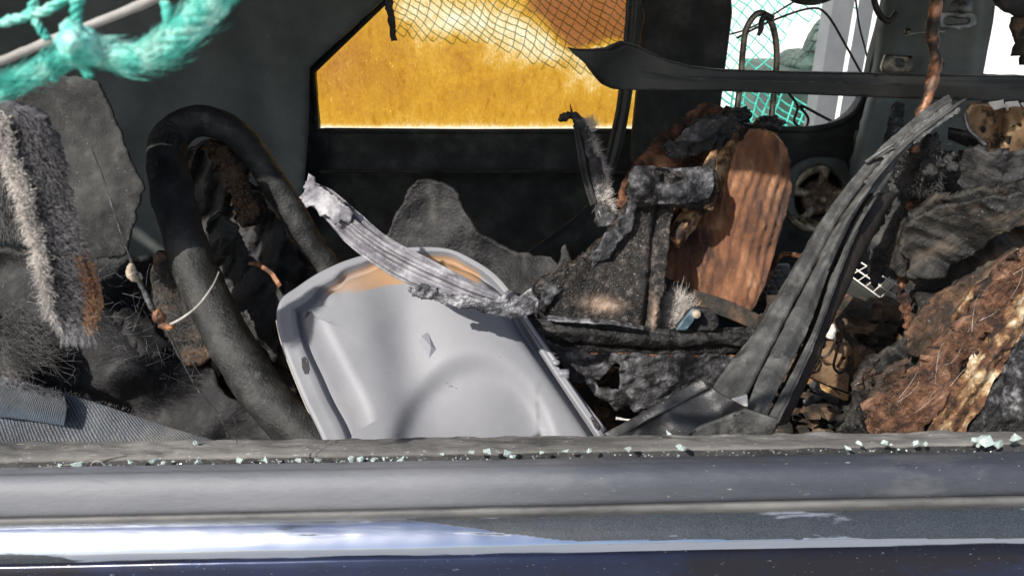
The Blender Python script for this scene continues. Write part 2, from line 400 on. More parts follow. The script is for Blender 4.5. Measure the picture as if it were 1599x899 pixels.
M['net_dark'] = mat('dull_green_netting', [(.3, (.02, .12, .09)), (.7, (.05, .2, .15))], 60, .6, .2, 300)
M['pole'] = mat('weathered_grey_rod', [(.3, (.20, .19, .18)), (.7, (.34, .33, .31))], 40, .7, .4, 200)
M['furw'] = mat('singed_white_fur', [(.3, (.46, .43, .40)), (.6, (.70, .65, .61)), (.8, (.85, .8, .74))], 40, .6, 0, 100)
M['furg'] = mat('singed_grey_fur', [(.3, (.09, .088, .095)), (.6, (.20, .195, .205)), (.8, (.34, .33, .34))], 40, .6, 0, 100)
M['furb'] = mat('singed_brown_fur', [(.3, (.14, .06, .03)), (.6, (.32, .17, .09)), (.8, (.55, .38, .26))], 40, .7, 0, 100)
M['furd'] = mat('ashy_fibres', [(.3, (.05, .05, .05)), (.6, (.12, .115, .11)), (.8, (.22, .21, .2))], 40, .7, 0, 100)
M['hide'] = mat('grey_singed_hide', [(.3, (.04, .04, .044)), (.55, (.09, .088, .094)), (.8, (.18, .17, .18))], 24, .85, .8, 220, bdist=.003, attr=((.20, .08, .04), (.42, .25, .15)))
M['felt'] = mat('grey_felt_backing', [(.3, (.018, .019, .019)), (.55, (.035, .035, .034)), (.8, (.07, .068, .066))], 26, .9, .8, 330, second=((.012, .012, .012), .58, 10), speck=((.2, .19, .18), .7, 350))
M['hose'] = mat('sooty_rubber_rim', [(.3, (.007, .0075, .0075)), (.5, (.017, .018, .0175)), (.8, (.048, .048, .047))], 26, .55, 1.0, 230, speck=((.34, .33, .31), .735, 300), second=[((.006, .006, .006), .58, 18), ((.07, .07, .07), .68, 40)])
M['cloth'] = mat('black_burnt_cloth', [(.3, (.008, .008, .009)), (.5, (.019, .019, .021)), (.66, (.04, .039, .038)), (.85, (.09, .086, .08))], 30, .6, 1.0, 170, bdist=.003, rvar=.2, speck=((.26, .25, .23), .71, 420), second=((.07, .067, .062), .66, 14))
M['sealin'] = mat('dusty_inner_seal', [(.3, (.10, .097, .092)), (.55, (.16, .155, .145)), (.8, (.24, .23, .215))], 22, .85, .5, 330, stretch=(.3, 1, 1), speck=((.45, .44, .42), .68, 500), second=((.06, .058, .055), .63, 26))
M['outer'] = mat('weathered_trim_with_reflection', [(.3, (.030, .034, .046)), (.7, (.046, .051, .065))], 10, .58, .35, 220, stretch=(.35, 1, 1), speck=((.4, .4, .4), .72, 420), second=[((.15, .15, .155), .62, 5), ((.07, .075, .085), .64, 14)], rvar=.08, attr=((.10, .108, .125), (.16, .165, .18)))  # dark bluish base stands for a reflection, attr holds the dusty grey
M['lip'] = mat('dusty_lip', [(.3, (.06, .06, .06)), (.7, (.15, .147, .14))], 30, .6, .3, 300, stretch=(.3, 1, 1))
M['groove'] = mat('black_groove', [(.3, g(.012)), (.7, g(.035))], 40, .8, .3, 300, speck=((.3, .3, .3), .66, 420))
M['white'] = mat('white_painted_metal', [(.3, g(.78)), (.7, g(.82))], 2, .5, .03, 30)
M['ground'] = mat('pale_concrete', [(.3, (.36, .35, .33)), (.7, (.46, .45, .42))], 2.0, .9, .3, 40)
M['post'] = mat('galvanised_post', [(.3, (.13, .14, .15)), (.7, (.17, .18, .19))], 6, .5, .1, 60)
M['greenbin'] = mat('dull_green_plastic', [(.3, (.03, .06, .05)), (.7, (.06, .10, .08))], 8, .6, .1, 50)
M['blue'] = mat('blue_painted_metal', [(.3, (.035, .06, .08)), (.6, (.08, .13, .17)), (.8, (.2, .25, .28))], 50, .6, .5, 150)
M['paper'] = mat('scorched_paper', [(.3, (.55, .53, .5)), (.7, (.75, .73, .7))], 30, .8, .3, 100, second=((.2, .12, .08), .64, 40))
M['redcap'] = mat('maroon_vinyl', [(.3, (.08, .03, .03)), (.6, (.16, .08, .07)), (.8, (.4, .33, .3))], 40, .5, .5, 150)
M['pebble'] = mat('tan_grit', [(.3, (.3, .24, .18)), (.7, (.45, .38, .3))], 80, .8, .5, 200)

def webbing_mat():
    m = mat('grey_webbing', [(.3, (.09, .10, .115)), (.55, (.15, .165, .185)), (.8, (.26, .26, .255))], 16, .85, 0, 100)
    nt = m.node_tree; N = nt.nodes; b = N['Principled BSDF']
    uv = N.new('ShaderNodeUVMap'); mp = N.new('ShaderNodeMapping'); mp.inputs['Scale'].default_value = (70, 30, 1); mp.inputs['Rotation'].default_value = (0, 0, .28)
    L(nt, uv.outputs[0], mp.inputs[0])
    wv = N.new('ShaderNodeTexWave'); wv.bands_direction = 'X'; wv.inputs['Scale'].default_value = .31; wv.inputs['Distortion'].default_value = 2.2; wv.inputs['Detail Scale'].default_value = 2
    L(nt, mp.outputs[0], wv.inputs[0])
    wv2 = N.new('ShaderNodeTexWave'); wv2.bands_direction = 'Y'; wv2.inputs['Scale'].default_value = .5; wv2.inputs['Distortion'].default_value = .8
    L(nt, mp.outputs[0], wv2.inputs[0])
    ad = N.new('ShaderNodeMath'); ad.operation = 'MULTIPLY_ADD'; L(nt, wv2.outputs['Fac'], ad.inputs[0]); ad.inputs[1].default_value = .35; L(nt, wv.outputs['Fac'], ad.inputs[2])
    bp = N.new('ShaderNodeBump'); bp.inputs['Strength'].default_value = 1; bp.inputs['Distance'].default_value = .0012
    L(nt, ad.outputs[0], bp.inputs['Height']); L(nt, bp.outputs[0], b.inputs['Normal'])
    old = b.inputs['Base Color'].links[0].from_socket
    mx = N.new('ShaderNodeMix'); mx.data_type = 'RGBA'; mx.blend_type = 'MULTIPLY'; mx.inputs['Factor'].default_value = 1
    mr = N.new('ShaderNodeMapRange'); mr.inputs[3].default_value = .45; mr.inputs[4].default_value = 1.15; L(nt, wv.outputs['Fac'], mr.inputs[0])
    cb = N.new('ShaderNodeCombineColor'); [L(nt, mr.outputs[0], cb.inputs[i]) for i in range(3)]
    L(nt, old, mx.inputs['A']); L(nt, cb.outputs[0], mx.inputs['B'])
    # blue dyed band and ash, woven into the belt
    at = N.new('ShaderNodeAttribute'); at.attribute_name = 'mask'; m2 = N.new('ShaderNodeMix'); m2.data_type = 'RGBA'
    L(nt, at.outputs['Fac'], m2.inputs['Factor']); L(nt, mx.outputs['Result'], m2.inputs['A']); m2.inputs['B'].default_value = (.10, .15, .21, 1)
    L(nt, m2.outputs['Result'], b.inputs['Base Color'])
    return m
M['webbing'] = webbing_mat()

def paint_mat():
    """glossy dark blue door paint, soot-dusted in patches (denser towards the front of the car)"""
    m = bpy.data.materials.new('door_paint'); m.use_nodes = True; nt = m.node_tree; N = nt.nodes; b = N['Principled BSDF']
    tc = N.new('ShaderNodeTexCoord'); sx = N.new('ShaderNodeSeparateXYZ'); L(nt, tc.outputs['Object'], sx.inputs[0])
    mp = N.new('ShaderNodeMapping'); mp.inputs['Scale'].default_value = (1.6, 14, 14); L(nt, tc.outputs['Object'], mp.inputs[0])
    n = N.new('ShaderNodeTexNoise'); n.inputs['Scale'].default_value = 7; n.inputs['Detail'].default_value = 7; n.inputs['Roughness'].default_value = .6; L(nt, mp.outputs[0], n.inputs[0])
    at = N.new('ShaderNodeAttribute'); at.attribute_name = 'mask'
    ad = N.new('ShaderNodeMath'); ad.operation = 'MULTIPLY_ADD'; L(nt, n.outputs[0], ad.inputs[0]); ad.inputs[1].default_value = 1.15; L(nt, at.outputs['Fac'], ad.inputs[2])
    mr = N.new('ShaderNodeMapRange'); mr.inputs[1].default_value = .94; mr.inputs[2].default_value = 1.08; L(nt, ad.outputs[0], mr.inputs[0])
    n3 = N.new('ShaderNodeTexNoise'); n3.inputs['Scale'].default_value = 1500; n3.inputs['Detail'].default_value = 5; L(nt, tc.outputs['Object'], n3.inputs[0])
    r3 = N.new('ShaderNodeValToRGB'); L(nt, n3.outputs[0], r3.inputs[0]); e = r3.color_ramp.elements
    e[0].position = .42; e[0].color = (.010, .015, .022, 1); e[1].position = .70; e[1].color = (.055, .064, .075, 1)
    mx = N.new('ShaderNodeMix'); mx.data_type = 'RGBA'; L(nt, mr.outputs[0], mx.inputs['Factor']); mx.inputs['A'].default_value = (.46, .51, .62, 1); L(nt, r3.outputs[0], mx.inputs['B'])
    L(nt, mx.outputs['Result'], b.inputs['Base Color'])
    iv = N.new('ShaderNodeMath'); iv.operation = 'SUBTRACT'; iv.inputs[0].default_value = 1; L(nt, mr.outputs[0], iv.inputs[1]); L(nt, iv.outputs[0], b.inputs['Metallic'])
    m2 = N.new('ShaderNodeMapRange'); m2.inputs[3].default_value = .16; m2.inputs[4].default_value = .5; L(nt, mr.outputs[0], m2.inputs[0]); L(nt, m2.outputs[0], b.inputs['Roughness'])
    bp = N.new('ShaderNodeBump'); bp.inputs['Strength'].default_value = .25; bp.inputs['Distance'].default_value = .001; L(nt, n.outputs[0], bp.inputs['Height']); L(nt, bp.outputs[0], b.inputs['Normal'])
    return m
M['paint'] = paint_mat()
M['paint_blue'] = mat('blue_car_paint', [(.3, (.016, .020, .042)), (.7, (.028, .038, .080))], 6, .25, .03, 200, metal=.6, speck=((.4, .42, .5), .72, 420), second=((.02, .02, .028), .50, 9), stretch=(.5, 1.5, 1.5))

def glass_mat():
    """window glass coated by the fire with an amber film, thinner in blotches and along the lower edge"""
    m = bpy.data.materials.new('amber_stained_glass'); m.use_nodes = True; nt = m.node_tree; N = nt.nodes
    N.remove(N['Principled BSDF']); out = N['Material Output']
    tc = N.new('ShaderNodeTexCoord')
    def nz(sc, st, det=7, ro=.6, dis=0):
        mp = N.new('ShaderNodeMapping'); mp.inputs['Scale'].default_value = st; L(nt, tc.outputs['Object'], mp.inputs[0])
        n = N.new('ShaderNodeTexNoise'); n.inputs['Scale'].default_value = sc; n.inputs['Detail'].default_value = det; n.inputs['Roughness'].default_value = ro; n.inputs['Distortion'].default_value = dis
        L(nt, mp.outputs[0], n.inputs[0]); return n.outputs[0]
    def ma(op, a, b, clamp=False):
        k = N.new('ShaderNodeMath'); k.operation = op; k.use_clamp = clamp
        for i, v in enumerate((a, b)):
            if isinstance(v, (int, float)): k.inputs[i].default_value = v
            else: L(nt, v, k.inputs[i])
        return k.outputs[0]
    def mr(v, a, b, c=0, d=1):
        k = N.new('ShaderNodeMapRange'); L(nt, v, k.inputs[0])
        for i, q in enumerate((a, b, c, d)): k.inputs[i + 1].default_value = q
        return k.outputs[0]
    drip = nz(75, (1, 1, .38), 9, .75, .3); fine = nz(240, (1, 1, .5)); blot = nz(14, (1, 1, 1), 9, .7)
    at = N.new('ShaderNodeAttribute'); at.attribute_name = 'mask'   # 0 full film, 1 film washed off, -1 thick brown film
    a = ma('ADD', at.outputs['Fac'], ma('MULTIPLY', ma('SUBTRACT', blot, .5), .85))
    a = ma('ADD', a, ma('MULTIPLY', ma('SUBTRACT', fine, .5), 1.1))
    spark = mr(nz(150, (1, 1, .35), 5, .6), .645, .69); low = mr(nz(7, (1, 1, 1), 2), .45, .6)
    a = ma('ADD', a, ma('MULTIPLY', ma('MULTIPLY', spark, low), .8))
    clear = mr(a, .22, .84); thick = mr(a, .16, -.62)
    r = N.new('ShaderNodeValToRGB'); L(nt, drip, r.inputs[0]); e = r.color_ramp.elements
    e[0].position = .34; e[0].color = (.60, .40, .12, 1); e[1].position = .43; e[1].color = (.74, .54, .165, 1); q = e.new(.62); q.color = (.77, .59, .21, 1)
    m1 = N.new('ShaderNodeMix'); m1.data_type = 'RGBA'; L(nt, thick, m1.inputs['Factor']); L(nt, r.outputs[0], m1.inputs['A']); m1.inputs['B'].default_value = (.53, .33, .18, 1)
    m2 = N.new('ShaderNodeMix'); m2.data_type = 'RGBA'; L(nt, clear, m2.inputs['Factor']); L(nt, m1.outputs['Result'], m2.inputs['A']); m2.inputs['B'].default_value = (.98, .95, .86, 1)
    tr = N.new('ShaderNodeBsdfTransparent'); L(nt, m2.outputs['Result'], tr.inputs[0])
    tl = N.new('ShaderNodeBsdfTranslucent'); L(nt, m2.outputs['Result'], tl.inputs[0])
    gl = N.new('ShaderNodeBsdfGlossy'); gl.inputs['Roughness'].default_value = .15
    x1 = N.new('ShaderNodeMixShader'); L(nt, mr(clear, 0, 1, .10, .03), x1.inputs[0]); L(nt, tr.outputs[0], x1.inputs[1]); L(nt, tl.outputs[0], x1.inputs[2])
    x2 = N.new('ShaderNodeMixShader'); x2.inputs[0].default_value = .03; L(nt, x1.outputs[0], x2.inputs[1]); L(nt, gl.outputs[0], x2.inputs[2])
    L(nt, x2.outputs[0], out.inputs[0]); return m
M['amber'] = glass_mat()
def crumb_mat():
    m = bpy.data.materials.new('green_tinted_glass'); m.use_nodes = True; b = m.node_tree.nodes['Principled BSDF']
    b.inputs['Base Color'].default_value = (.78, .90, .87, 1); b.inputs['Roughness'].default_value = .12; b.inputs['Transmission Weight'].default_value = .6; b.inputs['IOR'].default_value = 1.5
    return m
M['crumb'] = crumb_mat()

# ================================================================== setting
v, f = box_vf((-60, -60, -.3), (60, 60, 0)); tag(build('ground', v, f, M['ground'], None, False), kind='structure')
wv_, wf_ = box_vf((-6, 5.2, 0), (9, 5.6, 4.5))
cont = empty('site_hoarding', (1.5, 5.2, 0), 'long white metal hoarding standing behind the far side windows', 'wall')
build('wall_panel', wv_, wf_, M['white'], cont, False)
build('wall_base', *box_vf((-6, 5.16, 0), (9, 5.197, .18)), M['post'], cont, False)

# ================================================================== burnt car shell
car = empty('burnt_car', (0, 1.1, 0), 'dark blue car gutted by fire, seen across its interior through a glassless side window', 'car')
# far side body with window openings
FD = 1.86
win1 = [(488, 113), (598, 7), (690, -85), (1018, -85), (1008, 20), (991, 204), (740, 205), (495, 203)]
win2 = smooth_poly([(1146, -90), (1138, 20), (1122, 150), (1124, 196), (1200, 201), (1270, 201), (1322, 186), (1350, 150), (1368, 80), (1388, 0), (1400, -90)], 5)
win3 = [(1563, -90), (1548, 30), (1533, 118), (1760, 124), (1760, -90)]
def far_relief(X, Y, ol):
    r = np.zeros_like(X)
    r += .012 / (1 + np.exp(-(Y - 262) / 2.0)) - .020 / (1 + np.exp(-(Y - 277) / 3.0))        # armrest ledge line
    r += .02 / (1 + np.exp(-(Y - 360) / 4)) * (X < 1150)
    r += .010 * np.exp(-((Y - 212) / 5.0) ** 2)
    cd_ = np.hypot(X - 1280, Y - 308); r += .016 * np.exp(-((cd_ - 62) / 7) ** 2)                 # speaker surround
    r += .008 * np.exp(-((X - 1336) / 8) ** 2) * ((Y > 205) & (Y < 262))
    r += .006 * np.sin(X / 37.0) * (Y > 420)
    return r
spk_hole = [(1280 + 50 * math.cos(a), 308 + 50 * math.sin(a)) for a in np.linspace(0, 2 * math.pi, 28, endpoint=False)]
side = sheet('side_panel', [(-500, -130), (1900, -130), (1900, 640), (-500, 640)], lambda X, Y: np.full(X.shape, FD), M['soot'], car, th=.04, res=11,
             holes=[win1, win2, win3, spk_hole], relief=far_relief, amp=.004, ns=9)
side['label'] = 'sooty inner skin of the far side of the car'
# amber glass of the first far window
w1 = [(480, 108), (598, -5), (690, -95), (1026, -95), (1000, 212), (486, 212)]
def gmask(X, Y, ol):
    n_ = np.array([noise.fractal(Vector((x * .02, y * .02, 3)), .6, 2.1, 5) for x, y in zip(X, Y)])
    m = np.zeros_like(X)
    band = np.exp(-((Y - (12 + (X - 640) * .24)) / (46.0 + 20 * n_)) ** 2) * sg((X - 618) / 14)
    m += .66 * band + .10 * np.clip((Y - 80) / 125, 0, 1) * (Y < 204) + .05 * n_
    m -= .22 * np.exp(-((X - 545) / 70) ** 2 - ((Y - 105) / 55) ** 2)
    bd = np.minimum(np.minimum(X - 832 + 10 * n_, 70 + 22 * n_ - Y), (X - 800) * .9 - 8 + 16 * n_ - Y)
    m = m * sg(-bd / 7) - .85 * sg(bd / 7)
    edge = dist(X, Y, win1); m += 1.1 * np.exp(-(205 - Y) / 7.0) * (Y < 206) + .9 * np.exp(-edge / 2.5)
    return m
wg = sheet('window_glass', w1, lambda X, Y: np.full(X.shape, FD + .02), M['amber'], car, th=.004, res=4, mask=gmask)
wg['label'] = 'amber fire-stained window glass with runs and a washed patch'
# rubber around windows
def ring(name, poly, d, r, m, parent, closed=True):
    pts = [P(x, y, d) for x, y in densify(poly, 14)]
    if closed: pts.append(pts[0]); pts.append(pts[1])
    V, F = tube_vf(pts, r, 8, caps=False); return build(name, V, F, m, parent)
ring('window_seal', win1, FD - .012, .006, M['soot'], car)
ring('window_seal', [(x, y) for x, y in win2], FD - .012, .008, M['soot'], car)
# pillar between the two windows and rear pillar
sheet('pillar', [(1010, -120), (1142, -120), (1140, 20), (1128, 110), (1122, 215), (1110, 330), (1000, 330), (985, 240), (1000, 120)], [(1060, 0, 1.80), (1060, 300, 1.78)], M['soot'], car, th=.02, res=8, amp=.006, ns=12,
      relief=lambda X, Y, ol: .012 * np.exp(-((X - 1062 + (Y - 100) * .1) / 16) ** 2) + 0.0030 * np.exp(-dist(X, Y, ol) / 6))
sheet('pillar', [(1404, -120), (1568, -120), (1550, 30), (1534, 118), (1530, 190), (1505, 300), (1420, 330), (1330, 300), (1348, 215), (1366, 150), (1380, 70)], [(1450, 0, 1.78), (1450, 300, 1.72)], M['hazewall'], car, th=.03, res=8, amp=.003, ns=12,
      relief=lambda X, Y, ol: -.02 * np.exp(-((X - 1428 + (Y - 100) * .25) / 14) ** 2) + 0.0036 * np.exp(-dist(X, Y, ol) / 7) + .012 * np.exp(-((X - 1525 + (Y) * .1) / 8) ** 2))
# bolt-on bracket and anchor on the rear pillar
br = sheet('pillar_bracket', smooth_poly([(1383, 90), (1390, 86), (1424, 88), (1425, 96), (1421, 113), (1380, 113)], 3), [(1400, 100, 1.72)], M['clear_steel'], car, th=.012, res=4, holes=[[(1405 + 7 * math.cos(a), 98 + 6 * math.sin(a)) for a in np.linspace(0, 6.28, 12, endpoint=False)]])
anc = smooth_poly([(1466, 26), (1470, 20), (1482, 18), (1500, 18), (1520, 20), (1526, 28), (1524, 40), (1514, 45), (1476, 46), (1467, 42)], 3)
slot = smooth_poly([(1474, 31), (1484, 27), (1510, 29), (1515, 34), (1508, 37), (1478, 38)], 3)
an = sheet('belt_anchor', anc, [(1495, 30, 1.70)], M['steel'], car, th=.008, res=4, holes=[slot]); an['label'] = 'pale steel seat belt loop bolted high on the rear pillar'
V, F = lathe_vf(P(1502, 13, 1.705), [(0.0001, .016), (.009, .016), (.012, .010), (.012, .004), (.022, .003), (.022, -.01)], 20); build('anchor_bolt', V, F, M['steel'], an)
V, F = lathe_vf(P(1417, 50, 1.73), [(.0001, .01), (.006, .01), (.008, 0)], 14); build('bolt', V, F, M['clear_steel'], car)
V, F = lathe_vf(P(1471, 100, 1.72), [(.0001, .003), (.005, .002), (.006, -.002)], 14); build('bolt', V, F, M['char'], car)
sheet('panel_strap', [(1336, 203), (1347, 206), (1340, 240), (1330, 262), (1325, 258), (1332, 236)], [(1335, 230, 1.835)], M['clear_steel'], car, th=.006, res=4)
sheet('speaker_surround', smooth_poly([(1226, 300), (1236, 262), (1268, 246), (1312, 248), (1326, 262), (1334, 300), (1318, 298), (1310, 276), (1284, 258), (1252, 268), (1240, 300), (1242, 336), (1228, 330)], 4), [(1280, 290, 1.835)], M['hazewall'], car, th=.01, res=4, relief=lambda X, Y, ol: .006 * (1 - np.exp(-dist(X, Y, ol) / 4)))
loft('hanging_lining', [[(1392, 165, 1.66), (1384, 200, 1.66), (1372, 240, 1.65)], [(1402, 158, 1.655), (1398, 205, 1.65), (1385, 246, 1.64)], [(1412, 165, 1.66), (1410, 205, 1.66), (1400, 235, 1.65)]], M['char_grey'], car, nu=50, nv=16, th=.004, amp=.02, ns=30)
# speaker
sc_ = P(1280, 308, FD - .005); k = FD / FPX / math.cos(TH)
spk = build('speaker', *lathe_vf(sc_, [(54 * k, .0), (53 * k, .014), (47 * k, .019), (41 * k, .013), (38 * k, .004), (37 * k, -.02)]), M['spk'], car)
spk['label'] = 'round scorched loudspeaker let into the far side panel'
build('speaker_cone', *lathe_vf(sc_, [(42 * k, -.02), (30 * k, -.032), (22 * k, -.035), (.0001, -.035)]), M['deep'], spk)
parts = []
for a in (20, 92, 164, 236, 308):
    a = R(a); c = sc_; p0 = c + Vector((math.cos(a) * 18 * k, -.004, math.sin(a) * 18 * k)); p1 = c + Vector((math.cos(a) * 44 * k, -.012, math.sin(a) * 44 * k))
    parts.append(tube_vf([p0, p0.lerp(p1, .5), p1], 7.0 * k, 8))
build('speaker_spoke', *join(parts), M['spk'], spk)
build('speaker_hub', *lathe_vf(sc_, [(.0001, .020), (7 * k, .020), (8 * k, .013), (12 * k, .010), (14 * k, .013), (23 * k, .012), (26 * k, .006), (27 * k, -.01)]), M['spk_rust'], spk)
build('speaker_cap', *lathe_vf(sc_, [(.0001, .026), (4 * k, .026), (5 * k, .020)]), M['spk'], spk)
# armrest rail along the far panel
tube('door_rail', [(500, 268, 1.80), (700, 268, 1.80), (900, 268, 1.79), (990, 270, 1.79)], 5, M['soot'], car, n=30, flat=.5)
# ashy quarter and rear pillar on the left, paled by painted lens haze, sweeping towards the viewer
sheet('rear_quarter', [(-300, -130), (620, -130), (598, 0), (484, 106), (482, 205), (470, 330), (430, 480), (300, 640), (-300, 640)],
      lambda X, Y: 1.45 + .33 * np.clip((X + 100) / 600, 0, 1) , M['hazewall'], car, th=.02, res=14, amp=.02, ns=4,
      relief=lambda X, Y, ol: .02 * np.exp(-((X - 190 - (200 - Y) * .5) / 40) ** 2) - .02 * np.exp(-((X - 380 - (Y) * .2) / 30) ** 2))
# roof, floor, rear bulkhead and dashboard side, beyond the view but holding the light
roofpts = []
nx, ny = 24, 10; V = []
for i in range(nx + 1):
    for j in range(ny + 1):
        x = -1.5 + 3.2 * i / nx; y = .66 + 1.28 * j / ny; V.append(Vector((x, y, 1.52 + .05 * math.sin(math.pi * j / ny))))
n0 = len(V); V += [q + Vector((0, 0, -.02)) for q in V]
F = [];
for i in range(nx):
    for j in range(ny):
        a = i * (ny + 1) + j; F.append((a, a + ny + 1, a + ny + 2, a + 1)); F.append(tuple(n0 + q for q in (a, a + 1, a + ny + 2, a + ny + 1)))
build('roof', V, F, M['soot'], car)
build('floor', *box_vf((-1.5, .6, .22), (1.7, 1.95, .26)), M['deep'], car, False)
build('rear_bulkhead', *box_vf((-1.55, .6, .2), (-1.5, 1.95, 1.5)), M['soot'], car, False)
build('front_bulkhead', *box_vf((1.7, .6, .2), (1.75, 1.95, 1.0)), M['soot'], car, False)

# ---- near door: a long loft of its section
def linesheet(name, prof, m, parent, x0=-420, x1=2020, nu=120, amp=0, ns=30, jagrow=None, maskf=None, wob=0):
    """prof rows: (py at x=0, py at x=1599, depth)"""
    V = []; uv = []; at = []; nv = len(prof)
    for i in range(nu):
        x = x0 + (x1 - x0) * i / (nu - 1); t = x / 1599
        for j, (a, b, d) in enumerate(prof):
            y = a + (b - a) * t
            if jagrow is not None and j in jagrow: y += 4 * noise.fractal(Vector((x * .012, j, 1)), .8, 2, 5)
            p = P(x, y, d)
            if amp: p = p + Vector((0, -.5, .8)) * amp * fr(p, ns, 4, 3)
            V.append(p); at.append(maskf(x, y) if maskf else 0)
    F = [(i * nv + j, (i + 1) * nv + j, (i + 1) * nv + j + 1, i * nv + j + 1) for i in range(nu - 1) for j in range(nv - 1)]
    return build(name, V, F, m, parent, attr=at)
def dprof(rows, n): return [tuple(q) for q in cr(rows, n)]
def pm(x, y):
    t = x / 1599.0
    lim = 812 + 44 * min(1, max(0, (x - 560) / 320)) - 4 * max(0, (x - 900) / 700)     # soot covers the top of the band towards the front
    s = .62 if y < lim - 12 and x > 560 + (y - 830) * 3 else .16
    if y > 845: s += .0
    if y > 856 - 25 * min(1, max(0, x / 800)) + 22: s += .1
    blob = math.exp(-((x - 40) / 90) ** 2 - ((y - 874) / 10) ** 2); s += .55 * blob
    band = math.exp(-((y - (833 - (x - 400) * .0 + 2 * math.sin(x / 60))) / 3.5) ** 2) * (1 if 380 < x < 800 else 0); s += .3 * band
    if x > 1250: s -= .25 * math.exp(-((y - (846 + (x - 1400) * .02)) / 6) ** 2)
    return s
door = linesheet('door', dprof([(820, 790, .432), (832, 802, .427), (850, 818, .421), (868, 835, .4165), (880, 848, .4155)], 40), M['paint'], car, nu=400, amp=.0012, ns=6, maskf=pm)
door['label'] = 'mirror-bright door shoulder with soot film along its upper edge'
linesheet('door_skin', dprof([(880, 848, .4155), (890, 858, .412), (915, 880, .409), (1000, 960, .404), (1200, 1150, .400)], 24), M['paint_blue'], door, nu=160, amp=.0008, ns=8)
linesheet('belt_trim', dprof([(730, 704, .462), (736, 707, .456), (740, 711, .452), (744, 717, .447), (756, 727, .441), (775, 742, .436), (795, 760, .434), (806, 770, .434), (811, 775, .437)], 30), M['outer'], door, nu=200, amp=.0006, ns=25, maskf=lambda x, y: 1.15 - 1.1 / (1 + math.exp(-(x - 880) / 170)))  # mask paints a dark reflection into the trim colour towards the right
linesheet('trim_lip', dprof([(808, 773, .4335), (810, 776, .430), (815, 781, .4285), (819, 786, .4285), (824, 792, .432)], 10), M['lip'], door, nu=200, amp=.0004, ns=40)
linesheet('glass_channel', dprof([(722, 694, .492), (735, 705, .486), (742, 712, .475), (738, 710, .465), (732, 706, .460)], 14), M['groove'], door, nu=200, amp=.002, ns=60)
linesheet('inner_seal', dprof([(760, 745, .552), (705, 688, .545), (692, 674, .53), (694, 676, .518), (704, 682, .504), (716, 690, .494), (724, 696, .492), (729, 701, .495), (745, 715, .505)], 36), M['sealin'], door, nu=300, amp=.0028, ns=22, jagrow=range(6, 20))
# thin ledge line and lower body to the ground
build('door_inner', *box_vf((-1.2, .44, .25), (1.4, .50, .84)), M['soot'], door, False)

# ================================================================== outside things seen through the far windows
def netting(name, poly, d, cell, label, m, wr=.0012, skew=.3, seed=0, sag=.02):
    xs = [p[0] for p in poly]; ys = [p[1] for p in poly]; parts = []
    def nd(i, j):
        x = min(xs) + (i + (.5 if j % 2 else 0)) * cell + skew * (j * cell * .5); y = min(ys) + j * cell * .55
        q = Vector((x * .02, y * .02, seed)); x += cell * .45 * noise.noise(q); y += cell * .45 * noise.noise(q + Vector((7, 7, 7)))
        return x, y
    ni = int((max(xs) - min(xs)) / cell * 2) + 3; nj = int((max(ys) - min(ys)) / (cell * .55)) + 2
    for j in range(nj):
        for i in range(-ni, ni):
            a = nd(i, j)
            for k2 in ((i, j + 1), (i + (1 if j % 2 else -1), j + 1)):
                b = nd(*k2); mx, my = (a[0] + b[0]) / 2, (a[1] + b[1]) / 2
                if not bool(inpoly(np.array([mx]), np.array([my]), poly)[0]): continue
                dd = lambda q: d + sag * noise.noise(Vector((q[0] * .012, q[1] * .012, seed)))
                parts.append(tube_vf([P(*a, dd(a)), P(mx + noise.noise(Vector((mx, my, 2))) * 1.5, my + 1, dd((mx, my))), P(*b, dd(b))], wr, 4, caps=False))
    v, f = join(parts); o = build(name, v, f, m); return tag(o, label, 'net')
netting('safety_net', [(600, -60), (1010, -60), (1000, 120), (860, 110), (760, 70), (620, 60)], 3.3, 17, 'netting hanging outside behind the washed upper part of the amber window', M['net_dark'], wr=.0022, skew=.5)
netting('safety_net', [(1110, -60), (1245, -60), (1225, 60), (1205, 115), (1110, 120)], 3.3, 22, 'teal netting hanging outside behind the bent headrest rods', M['net'], wr=.0032, skew=.2, seed=4)
netting('safety_net', [(1110, 130), (1180, 140), (1250, 150), (1262, 185), (1250, 205), (1110, 205)], 3.1, 20, 'bunched teal netting outside the low corner of the rounded window', M['net'], wr=.0045, skew=.6, seed=9, sag=.05)
netting('safety_net', [(1225, -50), (1360, -60), (1330, 18), (1280, 32), (1230, 42)], 3.3, 24, 'loose flap of teal netting above the grey post outside', M['net'], wr=.0032, skew=.3, seed=14)
tag(tube('cable', [(1150, 60, 2.12), (1200, 35, 2.12), (1262, 14, 2.12), (1290, 22, 2.12), (1320, 70, 2.12), (1345, 115, 2.12), (1370, 160, 2.12)], 1.6, M['wire'], n=50, seg=8), 'thin dark cable running down across the grey post outside', 'cable')
tag(tube('cable', [(1330, -60, 2.14), (1340, 30, 2.14), (1352, 80, 2.14), (1364, 130, 2.14)], 1.3, M['wire'], n=30, seg=8), 'straight dark wire right of the grey post outside', 'cable')
tag(tube('cable', [(1140, 54, 2.13), (1180, 40, 2.13), (1260, -6, 2.13), (1330, -8, 2.13), (1420, -5, 2.13)], 1.3, M['wire'], n=30, seg=8), 'dark cable slanting over the teal net outside the rounded window', 'cable')
tag(tube('cable', [(1226, 140, 2.1), (1245, 165, 2.1), (1240, 190, 2.1), (1256, 200, 2.1), (1262, 185, 2.1), (1250, 165, 2.1), (1290, 185, 2.1), (1330, 205, 2.1)], 2, M['wire'], n=50, seg=8), 'looped black cable in the bunched teal net', 'cable')
post = empty('fence_post', (P(1322, 100, 2.9).x, 2.9, 0), 'tall grey metal post standing outside the rounded window', 'post')
